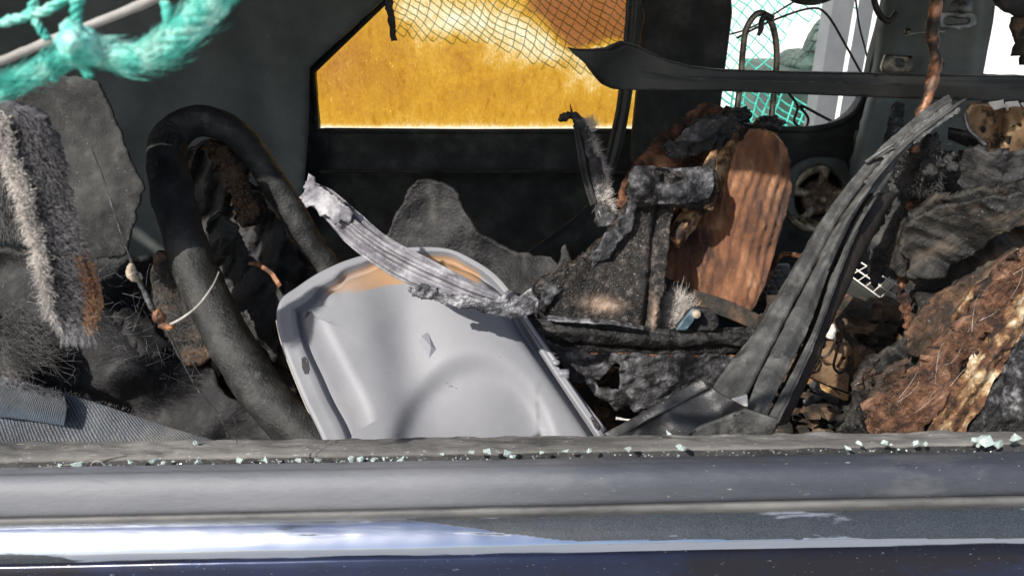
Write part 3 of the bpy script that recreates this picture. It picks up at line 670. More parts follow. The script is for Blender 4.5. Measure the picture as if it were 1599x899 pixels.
a_ = P(1286, 100, 2.9).x; b_ = P(1318, 100, 2.9).x; c_ = P(1345, 100, 2.9).x
build('post_body', *box_vf((a_, 2.9, 0), (b_, 3.0, 2.4)), M['post'], post, False)
build('post_flange', *box_vf((b_ + .012, 2.88, 0), (c_, 2.89, 2.4)), M['post'], post, False)
gb = empty('waste_bin', (P(1240, 100, 3.4).x, 3.4, 0), 'dull green bin standing outside left of the grey post', 'bin')
x0 = P(1216, 100, 3.4).x; x1 = P(1284, 100, 3.4).x
build('bin_body', *box_vf((x0, 3.4, 0), (x1, 3.9, P(1240, 110, 3.4).z)), M['greenbin'], gb, False)
v, f = lump_vf(P(1250, 98, 3.6), ((x1 - x0) * .45, .2, .06), .3, 8); build('bin_lid', v, f, M['greenbin'], gb)
v, f = lump_vf(P(1275, 82, 3.5), (.05, .06, .14), .3, 8); tag(build('bagged_rubbish', v, f, M['greenbin']), 'blurred grey-green bag resting on the green bin outside', 'bag')

# ================================================================== pale grey moulded panel
pout = smooth_poly([(540, 790), (505, 690), (470, 615), (441, 540), (431, 498), (437, 468), (462, 448), (500, 424), (545, 405), (600, 391), (650, 386), (700, 389), (738, 405), (775, 430), (806, 468), (838, 520), (872, 572), (905, 620), (938, 668), (985, 740), (1010, 790)], 6)
def pdep(X, Y):   # the slanting plane it lies in, falling towards the sill
    t = np.clip((Y - 386) / 404, 0, 1); return .95 - .27 * t + .03 * (X - 430) / 520
FW = idw([(431, 498, 33), (470, 615, 34), (505, 690, 36), (540, 790, 38), (462, 448, 28), (500, 424, 20), (545, 405, 11), (600, 391, 6), (700, 389, 5), (738, 405, 7), (775, 430, 8), (838, 520, 10), (905, 620, 10), (938, 668, 10), (1010, 790, 10)])
WW = idw([(431, 498, 30), (505, 690, 34), (500, 424, 34), (600, 391, 34), (700, 389, 30), (775, 430, 22), (905, 620, 20)])
def dome(X, Y):
    c = np.hypot((X - 742) / 1.0, (Y - 735) / 1.25)
    h = -.016 * sg((120 - c) / 5)
    xb = 588 + (Y - 470) * .22
    h += .016 * sg((xb - X) / 15) * sg((Y - 450) / 22)
    h += .022 * np.exp(-((X - 760) / 120) ** 2 - ((Y - 560) / 120) ** 2)
    h -= .008 * np.exp(-((X - 640) / 40) ** 2 - ((Y - 540) / 90) ** 2)
    return h
PN = Vector((0, -.45, .9)).normalized()
def pan_at(x, y, h): return P(x, y, float(pdep(np.array([float(x)]), np.array([float(y)]))[0])) + PN * h
def build_panel():
    O = np.array(densify(pout, 3.0)); n = len(O)
    T = np.roll(O, -4, 0) - np.roll(O, 4, 0); T /= np.linalg.norm(T, axis=1)[:, None]
    Nn = np.stack([-T[:, 1], T[:, 0]], 1); cen = np.array([705., 610.])
    Nn *= np.sign(((cen - O) * Nn).sum(1))[:, None]
    fw = FW(O[:, 0], O[:, 1]); ww = WW(O[:, 0], O[:, 1]); V = []; mk = []
    ringsd = [('f', 0, -.010), ('f', 0, -.003), ('f', .06, .0008), ('f', .25, 0), ('f', .6, 0), ('f', .93, 0), ('f', 1.0, -.002), ('w', .04, -.011), ('w', .12, -.014), ('w', .25, -.013), ('w', .4, -.009), ('w', .55, -.002), ('w', .7, .004), ('w', .85, .009), ('w', 1.0, .0115), ('w', 1.3, .013), ('w', 1.7, .0135)]
    ax, ay = None, None; rows = []
    for kind, f, h in ringsd:
        d = fw * f if kind == 'f' else fw + ww * f
        p = O + Nn * d[:, None]
        if kind == 'w' and f > .5:
            for _ in range(6): p = (np.roll(p, 1, 0) + p * 2 + np.roll(p, -1, 0)) / 4
        x, y = p[:, 0], p[:, 1]
        hh = h + (dome(x, y) * min(1, max(0, (f - .5) / .8)) if kind == 'w' else 0)
        rows.append((x, y, np.broadcast_to(hh, x.shape)))
        on = (kind == 'w' and f <= 1.7)
        m_ = sg((x - 507 - (y - 455) * .5) / 2) * sg((752 - x) / 2) * sg((478 - y) / 3) * (1.6 if on else 0) * (.7 + .3 * sg((x - 570) / 15)) - .6
        mk.append(m_)
    x0, y0 = rows[-1][0], rows[-1][1]
    for f in np.linspace(.04, .985, 34):
        x = x0 + (cen[0] - x0) * f; y = y0 + (cen[1] - y0) * f
        rows.append((x, y, .0135 + dome(x, y))); mk.append(np.full(n, -.6))
    for x, y, h in rows:
        D = pdep(x, y)
        V += [P(x[i], y[i], D[i]) + PN * float(h[i]) for i in range(n)]
    F = []; R_ = len(rows)
    for r in range(R_ - 1):
        for i in range(n):
            a = r * n + i; b = r * n + (i + 1) % n; F.append((a, b, b + n, a + n))
    F.append(tuple((R_ - 1) * n + i for i in range(n))[::-1])
    mk = list(np.concatenate(mk)); V2 = [v - PN * .004 for v in V[:n * 18]]      # underside of the rim
    b0 = len(V); V += V2; mk += mk[:n * 18]
    for r in range(17):
        for i in range(n):
            a = b0 + r * n + i; b = b0 + r * n + (i + 1) % n; F.append((a, a + n, b + n, b))
    for i in range(n): F.append((i, b0 + i, b0 + (i + 1) % n, (i + 1) % n))
    return V, F, mk
pan = empty('moulded_panel', P(690, 690, .72), 'large pale grey moulded plastic panel with a browned upper rim, leaning on the sill', 'plastic panel')
V, F, mk = build_panel(); build('panel_shell', V, F, M['panel'], pan, attr=mk)
def slot(pts, h):
    n = len(pts); c = [pan_at(x, y, h) for x, y in pts] + [pan_at(x, y, h - .003) for x, y in pts]
    return c, [tuple(range(n))] + [(i, i + n, (i + 1) % n + n, (i + 1) % n) for i in range(n)]
v, f = slot([(471, 560), (476, 557), (480, 562), (483, 576), (481, 584), (476, 584), (472, 575)], .0012); build('fixing_slot', v, f, M['groove'], pan, False)
v, f = slot([(922, 652), (926, 652), (936, 666), (935, 672), (929, 668)], .0025); build('fixing_slot', v, f, M['groove'], pan, False)
# pyramid tab
def onp(x, y, h):
    return pan_at(x, y, .0135 + float(dome(np.array([float(x)]), np.array([float(y)]))[0]) + h)
tb = [onp(655, 545, -.001), onp(671, 532, -.001), onp(685, 564, -.001), onp(672, 577, -.001), onp(661, 541, .0045), onp(676, 562, .006)]
build('clip_tab', tb, [(0, 1, 4), (1, 2, 5, 4), (2, 3, 5), (3, 0, 4, 5), (0, 3, 2, 1)], M['panel2'], pan, False)
# folded edge rail on the right with two clips
tube('edge_rail', [(812, 486, .90), (838, 524, .88), (868, 566, .855)], 4.5, M['panel2'], pan, n=24)
tube('edge_rail', [(874, 580, .85), (905, 622, .83), (936, 662, .80), (944, 674, .79)], 4.5, M['panel2'], pan, n=24)
v, f = join([lump_vf(P(868, 566, .85), (.006, .006, .004), .2, 60, sub=2), lump_vf(P(880, 584, .845), (.007, .005, .005), .2, 60, sub=2, box=True)]); build('edge_clip', v, f, M['panel2'], pan)
# outer cream rim on the left
tube('cream_rim', [(432, 500, .915), (442, 542, .89), (470, 614, .84), (504, 690, .79), (530, 750, .75)], 1.8, mat('cream_edge', [(.3, (.30, .27, .24)), (.7, (.42, .38, .33))], 30, .6, .2), pan, n=30, seg=8)

# ================================================================== torn fluted strip lying over the panel
ts = empty('torn_trim_strip', P(640, 420, .80), 'torn fluted grey plastic strip slanting across the pale panel, its lower end blistered silver', 'plastic strip')
def trel(u, v):
    return .0035 * math.sin(v * 17 + .5 * math.sin(u * 9)) + .005 * math.exp(-((v - .35) / .10) ** 2) + .002 * math.sin(v * 41)
top = [(482, 272, .84), (492, 285, .835), (520, 300, .83), (560, 334, .82), (592, 362, .815), (640, 392, .805), (700, 424, .80), (745, 448, .795), (778, 464, .79)]
mid = [(476, 292, .83), (500, 312, .825), (525, 330, .815), (562, 362, .805), (600, 388, .80), (650, 415, .79), (705, 442, .785), (748, 460, .78), (782, 472, .78)]
bot = [(468, 312, .835), (492, 325, .83), (512, 350, .82), (545, 385, .81), (590, 418, .80), (640, 446, .79), (700, 466, .785), (745, 478, .78), (785, 486, .78)]
loft('fluted_strip', [top, mid, bot], M['melt'], ts, nu=150, nv=40, th=.004, relief=trel, amp=.0022, ns=45, jag=2.5)
sheet('blistered_skin', [(638, 452), (660, 446), (690, 456), (720, 464), (752, 466), (778, 470), (796, 456), (812, 460), (828, 454), (838, 470), (838, 497), (812, 492), (800, 498), (770, 492), (740, 488), (705, 478), (670, 468), (645, 462)],
      [(640, 450, .782), (760, 480, .772), (830, 480, .775)], M['silver'], ts, th=.004, res=2.6, amp=.009, ns=60, jag=6, crum=True, seed=3)
sheet('torn_tip', [(470, 314), (474, 300), (480, 290), (485, 272), (492, 276), (494, 290), (512, 298), (535, 318), (552, 334), (546, 348), (530, 342), (524, 350), (510, 336), (500, 338), (492, 322), (482, 324)], [(480, 290, .82), (540, 340, .805)], M['melt'], ts, th=.002, res=2.6, amp=.008, ns=40, jag=4, crum=True, seed=8)

# ================================================================== charred things in the middle
o = sheet('charred_sheet', [(622, 330), (640, 292), (652, 280), (690, 285), (715, 303), (722, 330), (742, 358), (785, 388), (830, 398), (858, 402), (872, 412), (876, 385), (881, 380), (889, 410), (905, 424), (880, 450), (850, 480), (836, 484), (790, 455), (750, 425), (700, 400), (650, 390), (600, 400), (606, 360)],
          [(650, 300, 1.12), (750, 400, 1.10), (880, 440, 1.02)], M['cloth'], None, th=.006, res=4, amp=.014, ns=8, jag=4, crum=True, seed=5, relief=lambda X, Y, ol: 0.0024 * np.exp(-dist(X, Y, ol) / 5))
tag(o, 'large curled black sheet with an ashy torn edge rising behind the pale panel', 'charred sheet')
brk = empty('charred_bracket', P(950, 495, 1.0), 'blistered black seat side bracket with one bare tan patch', 'seat bracket')
bo = [(982, 275), (1000, 262), (1050, 266), (1108, 262), (1112, 285), (1104, 308), (1080, 318), (1046, 316), (1040, 380), (1034, 440), (1022, 480), (1014, 516), (965, 506), (900, 500), (846, 496), (838, 482), (846, 466), (840, 448), (862, 432), (905, 408), (940, 378), (968, 346), (980, 318), (978, 292)]
def brel(X, Y, ol):
    return 0.0036 * np.exp(-dist(X, Y, ol) / 6) + .012 * sg((X - 975 + (Y - 400) * .18) / 8) - .012 * np.exp(-((X - 1018 + (Y - 400) * .1) / 6) ** 2) + .02 * sg((318 - Y) / 6)
def bmask(X, Y, ol): return 1.2 * np.exp(-((X - 937) / 24) ** 2 - ((Y - 474) / 11) ** 2) + .85 * np.exp(-((X - 1020) / 5) ** 2 - ((Y - 490) / 26) ** 2)
M['brk'] = mat('blistered_black_skin', [(.3, g(.006)), (.52, (.014, .012, .011)), (.66, (.036, .03, .027)), (.82, (.12, .115, .115))], 90, .42, 1.0, 300, bdist=.004, rvar=.2, speck=((.5, .49, .48), .675, 420), attr=((.36, .24, .17), (.55, .42, .33)))
sheet('bracket_plate', bo, [(1000, 280, 1.02), (1100, 280, 1.06), (860, 470, .94), (1020, 490, .96)], M['brk'], brk, th=.012, res=2.6, amp=.006, ns=40, jag=3, relief=brel, mask=bmask, seed=2)
sheet('ashy_rim', [(982, 300), (975, 335), (940, 375), (905, 406), (862, 430), (840, 448), (845, 466), (840, 484), (850, 490), (862, 470), (882, 448), (920, 424), (955, 396), (985, 358), (998, 320)], [(990, 310, .998), (905, 410, .965), (850, 470, .934)], M['char_grey'], brk, th=.002, res=3, amp=.005, ns=80, jag=6, crum=True, seed=51)
sheet('top_plate', smooth_poly([(980, 276), (986, 264), (1004, 258), (1050, 262), (1106, 260), (1114, 268), (1112, 290), (1103, 308), (1060, 318), (1010, 316), (986, 312)], 3), [(1000, 280, .985), (1100, 280, 1.03), (1050, 262, 1.03), (1050, 300, 1.0)], M['char_grey'], brk, th=.012, res=3, amp=.005, ns=40, jag=1.5, relief=lambda X, Y, ol: .012 * sg((Y - 268) / 4) - .006 * sg((Y - 305) / 4))
# horizontal charred seat frame
sf = empty('charred_seat_frame', P(1000, 560, .95), 'black cracked seat base frame running across behind the pale panel', 'seat frame')
loft('upper_rail', [[(815, 500, .93), (900, 503, .93), (1010, 514, .95), (1120, 514, .98), (1200, 512, 1.0)], [(815, 520, .915), (900, 520, .915), (1010, 532, .935), (1120, 530, .965), (1190, 530, .985)], [(820, 548, .93), (900, 552, .93), (1010, 556, .95), (1120, 552, .98), (1175, 548, 1.0)]], M['char'], sf, nu=110, nv=26, th=.02, amp=.010, ns=30,
     relief=lambda u, v: .006 * math.exp(-((v - .05) / .05) ** 2) - .006 * math.exp(-((v - .8) / .07) ** 2))
loft('ash_ledge', [[(855, 492, .925), (900, 496, .92), (960, 500, .925), (1005, 508, .935)], [(855, 498, .915), (900, 502, .91), (960, 506, .915), (1005, 514, .925)]], M['silver'], sf, nu=60, nv=6, th=.003, amp=.004, ns=90)
tube('frame_rod', [(850, 556, .93), (950, 552, .93), (1050, 556, .95), (1150, 556, .97)], 2.2, M['rust'], sf, n=40, seg=8, amp=.001)
sheet('torn_skirt', [(838, 520), (880, 545), (1000, 554), (1120, 552), (1150, 560), (1130, 595), (1080, 610), (1020, 640), (1000, 648), (975, 632), (962, 640), (930, 612), (912, 600), (890, 590), (872, 560)],
      [(850, 540, .9), (1000, 600, .88), (1130, 560, .93)], M['char_grey'], sf, th=.004, res=3.5, amp=.014, ns=12, jag=5, crum=True, seed=11, relief=crease(20, .005, .03, .01, 9),
      holes=[[(921, 585), (926, 592), (936, 596), (948, 578), (962, 566), (968, 570), (966, 606), (950, 604), (934, 606)]])
loft('slanting_rail', [[(1030, 428, 1.06), (1080, 450, 1.04), (1140, 470, 1.02), (1200, 498, 1.0)], [(1025, 452, 1.05), (1075, 476, 1.03), (1135, 496, 1.01), (1190, 520, .99)]], M['char_brown'], sf, nu=60, nv=14, th=.02, amp=.008, ns=40)
fur('ash_fibres', [(1030, 470), (1062, 462), (1080, 480), (1072, 515), (1028, 515)], [(1050, 490, .985)], 1500, 20, lambda x, y: (math.sin(y * .2), -1), M['furw'], sf, wd=.0003, out=.02, jit=1.2)
sheet('ash_pad', smooth_poly([(1022, 470), (1060, 462), (1085, 478), (1078, 516), (1022, 516)], 3), [(1050, 490, .99)], M['char_grey'], sf, th=.01, res=4, amp=.01, ns=50)
hg = empty('hinge', P(1090, 515, .97), 'small blue-grey seat hinge with a tan bolt, beside the pale ash fibres', 'hinge')
sheet('hinge_plate', smooth_poly([(1056, 512), (1078, 486), (1090, 482), (1112, 486), (1122, 500), (1116, 515), (1070, 516)], 3), [(1090, 500, .965)], M['cloth'], hg, th=.008, res=4, amp=.003, ns=50)
loft('hinge_arm', [[(1056, 515, .95), (1070, 496, .95), (1082, 482, .955)], [(1072, 516, .95), (1084, 500, .95), (1094, 484, .955)]], M['blue'], hg, nu=24, nv=8, th=.006, amp=.003, ns=60)
V, F = lathe_vf(P(1088, 491, .948), [(.0001, .004), (.004, .004), (.006, .001), (.006, -.004)], 16); build('hinge_bolt', V, F, M['pebble'], hg)

# ================================================================== far front seat with brown cover
st = empty('car_seat', P(1130, 470, 1.25), 'burnt-out far front seat draped in rust-brown cloth with tan foam showing', 'car seat')
mainp = [(1168, 202), (1185, 200), (1205, 208), (1222, 226), (1224, 262), (1222, 305), (1208, 360), (1192, 410), (1166, 472), (1128, 462), (1080, 446), (1032, 430), (1040, 396), (1066, 360), (1094, 322), (1118, 276), (1146, 226)]
sdep = idw([(1170, 205, 1.14), (1222, 300, 1.15), (1100, 330, 1.12), (1040, 430, 1.09), (1160, 470, 1.08), (1150, 340, 1.11)])
def srel(X, Y, ol):
    return .0013 * np.sin((X - 1190 + (Y - 300) * .30) / 2.3 + 1.5 * np.sin(Y / 40)) + .045 * np.exp(-((X - 1160 + (Y - 330) * .3) / 60) ** 2) * sg((Y - 215) / 20) + .010 * np.sin((X - 1196 + (Y - 300) * .34) / 21) * sg((Y - 215) / 25) + crease(104, .003, .03, .005, 7)(X, Y) + 0.0036 * np.exp(-dist(X, Y, ol) / 6)
sheet('seat_cover', mainp, sdep, M['brown'], st, th=.008, res=2.4, amp=.012, ns=7, jag=1.2, relief=srel, seed=6)
fur('cover_fuzz', mainp, sdep, 2200, 5, lambda x, y: (.3, 1), M['furb'], st, wd=.00028, out=.004, jit=1.4)
leftp = [(1112, 164), (1136, 176), (1148, 196), (1120, 244), (1092, 300), (1060, 360), (1042, 392), (1002, 352), (968, 318), (985, 262), (1030, 210), (1075, 178)]
ldep = idw([(1110, 170, 1.230), (1000, 300, 1.120), (1060, 360, 1.07)])
sheet('side_cover', leftp, ldep, M['rustfur'], st, th=.01, res=4, amp=.016, ns=22, jag=3, seed=9, relief=lambda X, Y, ol: 0.0042 * np.exp(-dist(X, Y, ol) / 7) + .006 * np.sin((X + Y) / 9))
fur('side_fuzz', leftp, ldep, 1800, 8, lambda x, y: (-.6, .8), M['furb'], st, wd=.0003, out=.01, jit=.7)
M['foam_dark'] = mat('charred_foam', [(.3, (.02, .012, .008)), (.48, (.12, .055, .022)), (.6, (.40, .25, .12)), (.8, (.6, .47, .28))], 26, .85, .8, 200, second=((.02, .013, .01), .54, 18))
loft('foam_roll', [[(1130, 184, 1.190), (1118, 230, 1.140), (1088, 290, 1.080), (1056, 340, 1.05), (1040, 372, 1.04)], [(1150, 190, 1.150), (1136, 240, 1.100), (1104, 298, 1.07), (1074, 346, 1.03), (1052, 378, 1.02)], [(1170, 200, 1.180), (1152, 246, 1.130), (1118, 306, 1.07), (1090, 350, 1.05), (1060, 388, 1.03)]], M['foam_dark'], st, nu=70, nv=18, th=.01, amp=.008, ns=40)
sheet('burnt_lining', [(1066, 206), (1082, 186), (1110, 178), (1140, 182), (1150, 198), (1136, 214), (1128, 236), (1108, 232), (1090, 240), (1060, 250), (1040, 244), (1030, 228), (1048, 222)], [(1090, 210, 1.110), (1140, 200, 1.130)], M['char'], st, th=.004, res=3, amp=.03, ns=26, jag=6, crum=True, seed=12)
sheet('grey_lining', [(1052, 222), (1070, 200), (1100, 186), (1135, 184), (1120, 206), (1098, 220), (1070, 226)], [(1090, 205, 1.080)], M['char_grey'], st, th=.002, res=3, amp=.012, ns=30, jag=3, crum=True, seed=13)
loft('foam_fold', [[(1110, 236, 1.06), (1098, 262, 1.05), (1108, 290, 1.04), (1100, 325, 1.03)], [(1122, 232, 1.06), (1118, 262, 1.05), (1122, 292, 1.04), (1112, 330, 1.03)]], M['foam_dark'], st, nu=40, nv=10, th=.008, amp=.01, ns=40)
sheet('foam_corner', [(1196, 204), (1212, 208), (1224, 226), (1224, 262), (1214, 275), (1208, 240)], [(1210, 230, 1.150)], M['tan'], st, th=.01, res=3, amp=.008, ns=50, jag=2)
tube('headrest_rod', [(1150, 176, 1.200), (1156, 130, 1.210), (1160, 80, 1.210), (1166, 44, 1.210), (1182, 22, 1.210), (1198, 26, 1.210), (1209, 50, 1.210), (1213, 90, 1.210), (1209, 140, 1.210), (1204, 190, 1.200)], 4.2, M['clear_steel'], st, n=90, seg=12)
tube('rod_hook', [(1206, 30, 1.200), (1196, 24, 1.200), (1190, 32, 1.200), (1188, 46, 1.200), (1184, 56, 1.200)], lambda t: 4.5 - 2 * t, M['char'], st, n=24, amp=.001)
v, f = join([lump_vf(P(1150, 178, 1.180), (.022, .02, .012), .7, 60, 1), lump_vf(P(1202, 194, 1.180), (.022, .02, .012), .7, 60, 2)]); build('rod_socket', v, f, M['char'], st)
sheet('seat_shell', [(1110, 180), (1215, 205), (1220, 300), (1160, 465), (1040, 425), (1040, 380)], [(1150, 300, 1.230)], M['cloth'], st, th=.03, res=10, amp=.01, ns=10)

# hanging belt and wires
bl = empty('hanging_belt', P(950, 285, 1.55), 'dark seat belt hanging in front of the amber window and pillar', 'seat belt')
loft('belt_webbing', [[(980, -60, 1.55), (977, 20, 1.55), (970, 100, 1.55), (962, 170, 1.54), (950, 225, 1.53), (938, 280, 1.52)], [(1004, -60, 1.55), (1002, 20, 1.55), (994, 100, 1.55), (984, 170, 1.545), (972, 230, 1.535), (955, 284, 1.525)]], M['bar'], bl, nu=80, nv=14, th=.002, relief=lambda u, v: .003 * math.sin(v * 12), amp=.003, ns=12)
tube('belt_cord', [(1000, 10, 1.54), (1005, 25, 1.54), (1002, 42, 1.54), (998, 52, 1.54)], 1.3, M['wire'], bl, n=20, seg=8)
loft('lower_belt', [[(925, 312, 1.5), (890, 345, 1.45), (850, 375, 1.4), (815, 398, 1.35)], [(930, 320, 1.5), (895, 353, 1.45), (853, 383, 1.4), (820, 405, 1.35)]], M['bar'], bl, nu=30, nv=8, th=.002, relief=lambda u, v: .002 * math.sin(v * 14))

fz = empty('burnt_stalk', P(945, 345, 1.15), 'upright singed stalk with a hooked black tip and pale fluff, before the amber window', 'burnt stalk')
tube('stalk_core', [(950, 350, 1.12), (940, 310, 1.13), (930, 270, 1.14), (920, 235, 1.15), (912, 205, 1.15), (903, 190, 1.15), (893, 180, 1.15), (880, 184, 1.15), (874, 186, 1.15)], lambda t: 13 * (1 - t) ** .7 + 2.2, M['char_grey'], fz, n=70, amp=.006, ns=60)
tube('hooked_tip', [(908, 200, 1.148), (902, 186, 1.148), (892, 180, 1.148), (880, 180, 1.148), (874, 187, 1.148), (884, 187, 1.147)], lambda t: 5.5 - 3.5 * t, M['char'], fz, n=40, amp=.002, ns=90)
v, f = tube_vf(path([(893, 182, 1.148), (892, 172, 1.146), (890, 162, 1.144)], 8), lambda t: .003 * (1 - t) + .0003, 6); build('tip_spike', v, f, M['char'], fz)
fur('stalk_fluff', [(912, 215), (928, 222), (945, 275), (958, 340), (945, 352), (930, 320), (918, 270)], [(920, 230, 1.145), (945, 330, 1.12)], 1800, 15, lambda x, y: (.9, -.3), M['furw'], fz, wd=.00035, out=.012, jit=.9)
fur('top_fluff', [(908, 190), (925, 185), (930, 205), (912, 212)], [(915, 200, 1.145)], 380, 14, lambda x, y: (.5, -.8), M['furw'], fz, wd=.0003, out=.01, jit=.8)
loft('stalk_plate', [[(896, 196, 1.14), (900, 230, 1.14), (908, 275, 1.13), (922, 322, 1.12)], [(904, 200, 1.135), (911, 232, 1.135), (920, 275, 1.125), (932, 318, 1.115)]], M['felt'], fz, nu=40, nv=10, th=.003, relief=lambda u, v: .003 * math.sin(v * 9), amp=.002)

o = tube('charred_strip', [(606, -40, 1.3), (607, 0, 1.3), (608, 25, 1.3), (613, 48, 1.3), (616, 64, 1.3)], lambda t: 6.5 - 1.8 * t, M['char'], None, n=40, amp=.004, ns=70, flat=.5); tag(o, 'short charred strip dangling at the top left of the amber window', 'charred strip')

# ================================================================== long black trim across the top right
bb = empty('trim_panel', P(1250, 150, 1.2), 'long matt black plastic trim lying across the upper right of the view', 'trim panel')
def barrel(X, Y, ol):
    line = 122 + (X - 1100) * .012
    return .0045 * sg((Y - line) / 1.5) * sg((X - 1010) / 8)
sheet('trim_shell', [(886, 75), (900, 78), (958, 79), (978, 70), (1000, 76), (1040, 95), (1080, 105), (1130, 110), (1250, 113), (1400, 117), (1599, 120), (1900, 128), (1900, 168), (1599, 159), (1400, 153), (1250, 147), (1128, 142), (990, 141), (965, 140), (950, 134), (925, 110)],
      [(900, 80, 1.16), (1000, 110, 1.2), (1250, 130, 1.2), (1600, 140, 1.12)], M['bar'], bb, th=.02, res=4, relief=barrel)
tube('trim_bead', [(1000, 112, 1.175), (1100, 124, 1.175), (1300, 129, 1.172), (1500, 135, 1.13), (1640, 140, 1.1)], 1.2, M['dusty'], bb, n=60, seg=8)

# copper rod and clump
rd = empty('bent_rod', P(1430, 235, .95), 'scorched coppery rod hanging in front of the rear pillar, its foot caked in char', 'metal rod')
tube('rod_shaft', [(1466, -60, .97), (1462, 0, .97), (1457, 55, .97), (1461, 100, .965), (1452, 140, .955), (1438, 180, .95), (1430, 215, .945), (1427, 236, .945)], lambda t: 9 - 2.5 * t, M['copper'], rd, n=70, amp=.0025, ns=50)
v, f = lump_vf(P(1440, 258, .975), (.030, .025, .040), .9, 40, 3, sub=5); build('char_clump', v, f, M['char'], rd)
fur('char_fibres', [(1405, 220), (1470, 225), (1470, 300), (1400, 300)], [(1440, 260, .95)], 500, 14, lambda x, y: (.4, .8), M['furd'], rd, out=.03, jit=1.5)
tag(tube('loose_wire', [(1414, 56, 1.3), (1430, 52, 1.3), (1455, 50, 1.3), (1475, 50, 1.3)], .7, M['greywire'], n=16, seg=6), 'fine pale wire stretched behind the coppery rod', 'wire')
tag(tube('loose_cable', [(1360, -30, 1.5), (1366, 5, 1.5), (1375, 25, 1.5), (1388, 33, 1.5), (1400, 20, 1.5)], 4, M['wire'], n=30), 'thick black cable looping down at the corner of the rounded window', 'cable')
tag(tube('sagging_cable', [(1225, -20, 1.5), (1240, -2, 1.5), (1270, 3, 1.5), (1300, -6, 1.5)], 5, M['char'], n=30, lobes=5, lobe=.1), 'corrugated black cable sleeve at the top edge above the rounded window', 'cable')

# ================================================================== bundle of dusty strips
bu = empty('door_seal_bundle', P(1190, 665, .60), 'bundle of long dusty black rubber and plastic strips slanting up from the sill', 'trim strips')
def r3(k, a): return lambda u, v: a * math.exp(-((v - .5) / .30) ** 2) + .002 * math.sin(v * 9 + k) - a * .6 * math.exp(-((v - .78) / .05) ** 2)
def dd_(y): return .585 + (650 - y) * .00074
def edge(pp, o=0): return [(x, y, .585 + (650 - y) * .00074 + o) for x, y in pp]
A_L = [(1098, 640), (1113, 605), (1147, 557), (1180, 517), (1202, 480), (1230, 433), (1250, 400), (1275, 357), (1307, 310), (1340, 270), (1373, 237), (1407, 207), (1440, 179), (1480, 155)]
A_R = [(1152, 650), (1163, 618), (1187, 573), (1213, 523), (1238, 472), (1262, 428), (1277, 400), (1294, 366), (1317, 326), (1350, 281), (1383, 243), (1415, 213), (1450, 185), (1487, 160)]
B_L = [(1166, 650), (1176, 606), (1198, 562), (1223, 513), (1246, 470), (1272, 420), (1284, 394), (1302, 360), (1324, 326), (1354, 286), (1388, 246), (1420, 216), (1456, 188), (1494, 160)]
B_R = [(1192, 655), (1224, 590), (1240, 557), (1258, 522), (1274, 480), (1292, 430), (1303, 402), (1327, 350), (1345, 318), (1370, 286), (1398, 254), (1428, 224), (1460, 200), (1510, 160)]
C_L = [(1194, 660), (1228, 598), (1254, 548), (1268, 520), (1282, 484), (1299, 430), (1312, 402), (1332, 352), (1350, 322)]
C_R = [(1213, 664), (1238, 614), (1267, 550), (1280, 516), (1294, 478), (1312, 428), (1322, 402), (1350, 338), (1373, 302), (1397, 262), (1408, 240)]
D_R = [(1228, 650), (1246, 612), (1268, 570), (1290, 512), (1308, 478), (1330, 436), (1347, 400), (1383, 334), (1405, 300)]
loft('rubber_strip', [edge(A_L, .012), edge(A_R)], M['dusty'], bu, nu=190, nv=26, th=.012, relief=lambda u, v: .008 * math.exp(-((v - .45) / .3) ** 2) + (.003 if v > .8 else 0), amp=.004, ns=26, jag=.6)
loft('rubber_strip', [edge(B_L, -.004), edge(B_R, -.002)], M['dusty'], bu, nu=200, nv=26, th=.016, relief=lambda u, v: .006 * math.exp(-((v - .45) / .35) ** 2) + (.007 if .40 < u < .66 and .2 < v < .85 else 0) + (.004 if u > .62 and .1 < v < .5 else 0), amp=.005, ns=30, jag=1.0)
loft('plastic_strip', [edge(C_L, .006), edge(C_R, .006)], M['dusty'], bu, nu=160, nv=16, th=.010, relief=lambda u, v: .003 * math.exp(-((v - .6) / .2) ** 2), amp=.004, ns=30, jag=1.0)
loft('sooty_underside', [edge(C_R[:9], .02), edge(D_R, .05)], M['deepbrown'], bu, nu=90, nv=12, th=.012, amp=.004, ns=30, relief=lambda u, v: .006 * math.sin(v * 3.14))
for t0, t1, o_ in ((10, 13, -.010), (9, 13, -.004), (11, 13, .004)):
    a_e = [(x + o_ * 900 + 6, y + 4 + o_ * 300) for x, y in A_R[t0:]]
    loft('flaked_strip', [edge(a_e, -.012), edge([(x + 6, y + 7) for x, y in a_e], -.008)], M['dustyl'], bu, nu=40, nv=6, th=.004, amp=.008, ns=70, jag=2)
for k_, (x, y, d) in enumerate([(1372, 240, .885)]):
    pa = [(x - 20, y + 14, d - .01), (x, y, d - .012), (x + 24, y - 14, d - .01)]
    tube('seal_scrap', pa, 4.5, M['dustyl'], bu, n=12, flat=.5, amp=.002)
M['fold'] = mat('scuffed_black_plastic', [(.3, (.022, .022, .023)), (.55, (.042, .042, .043)), (.8, (.085, .085, .083))], 14, .42, .35, 300, speck=((.3, .3, .29), .70, 480), second=((.10, .10, .098), .66, 12))
fo = empty('folded_trim', P(1080, 678, .58), 'folded wedge of dusty dark plastic trim lying on the sill below the slanting strips', 'trim piece')
sheet('upper_fold', [(942, 676), (1000, 645), (1058, 612), (1090, 594), (1097, 591), (1104, 600), (1130, 618), (1168, 637), (1130, 652), (1096, 666), (1062, 690), (1000, 692)], [(945, 676, .60), (1096, 592, .60), (1168, 637, .575), (1062, 690, .555), (1000, 690, .56)], M['fold'], fo, th=.004, res=3.5, amp=.001, ns=20, relief=lambda X, Y, ol: .006 * np.exp(-((Y - (676 - (X - 942) * .54) - 10) / 7) ** 2))
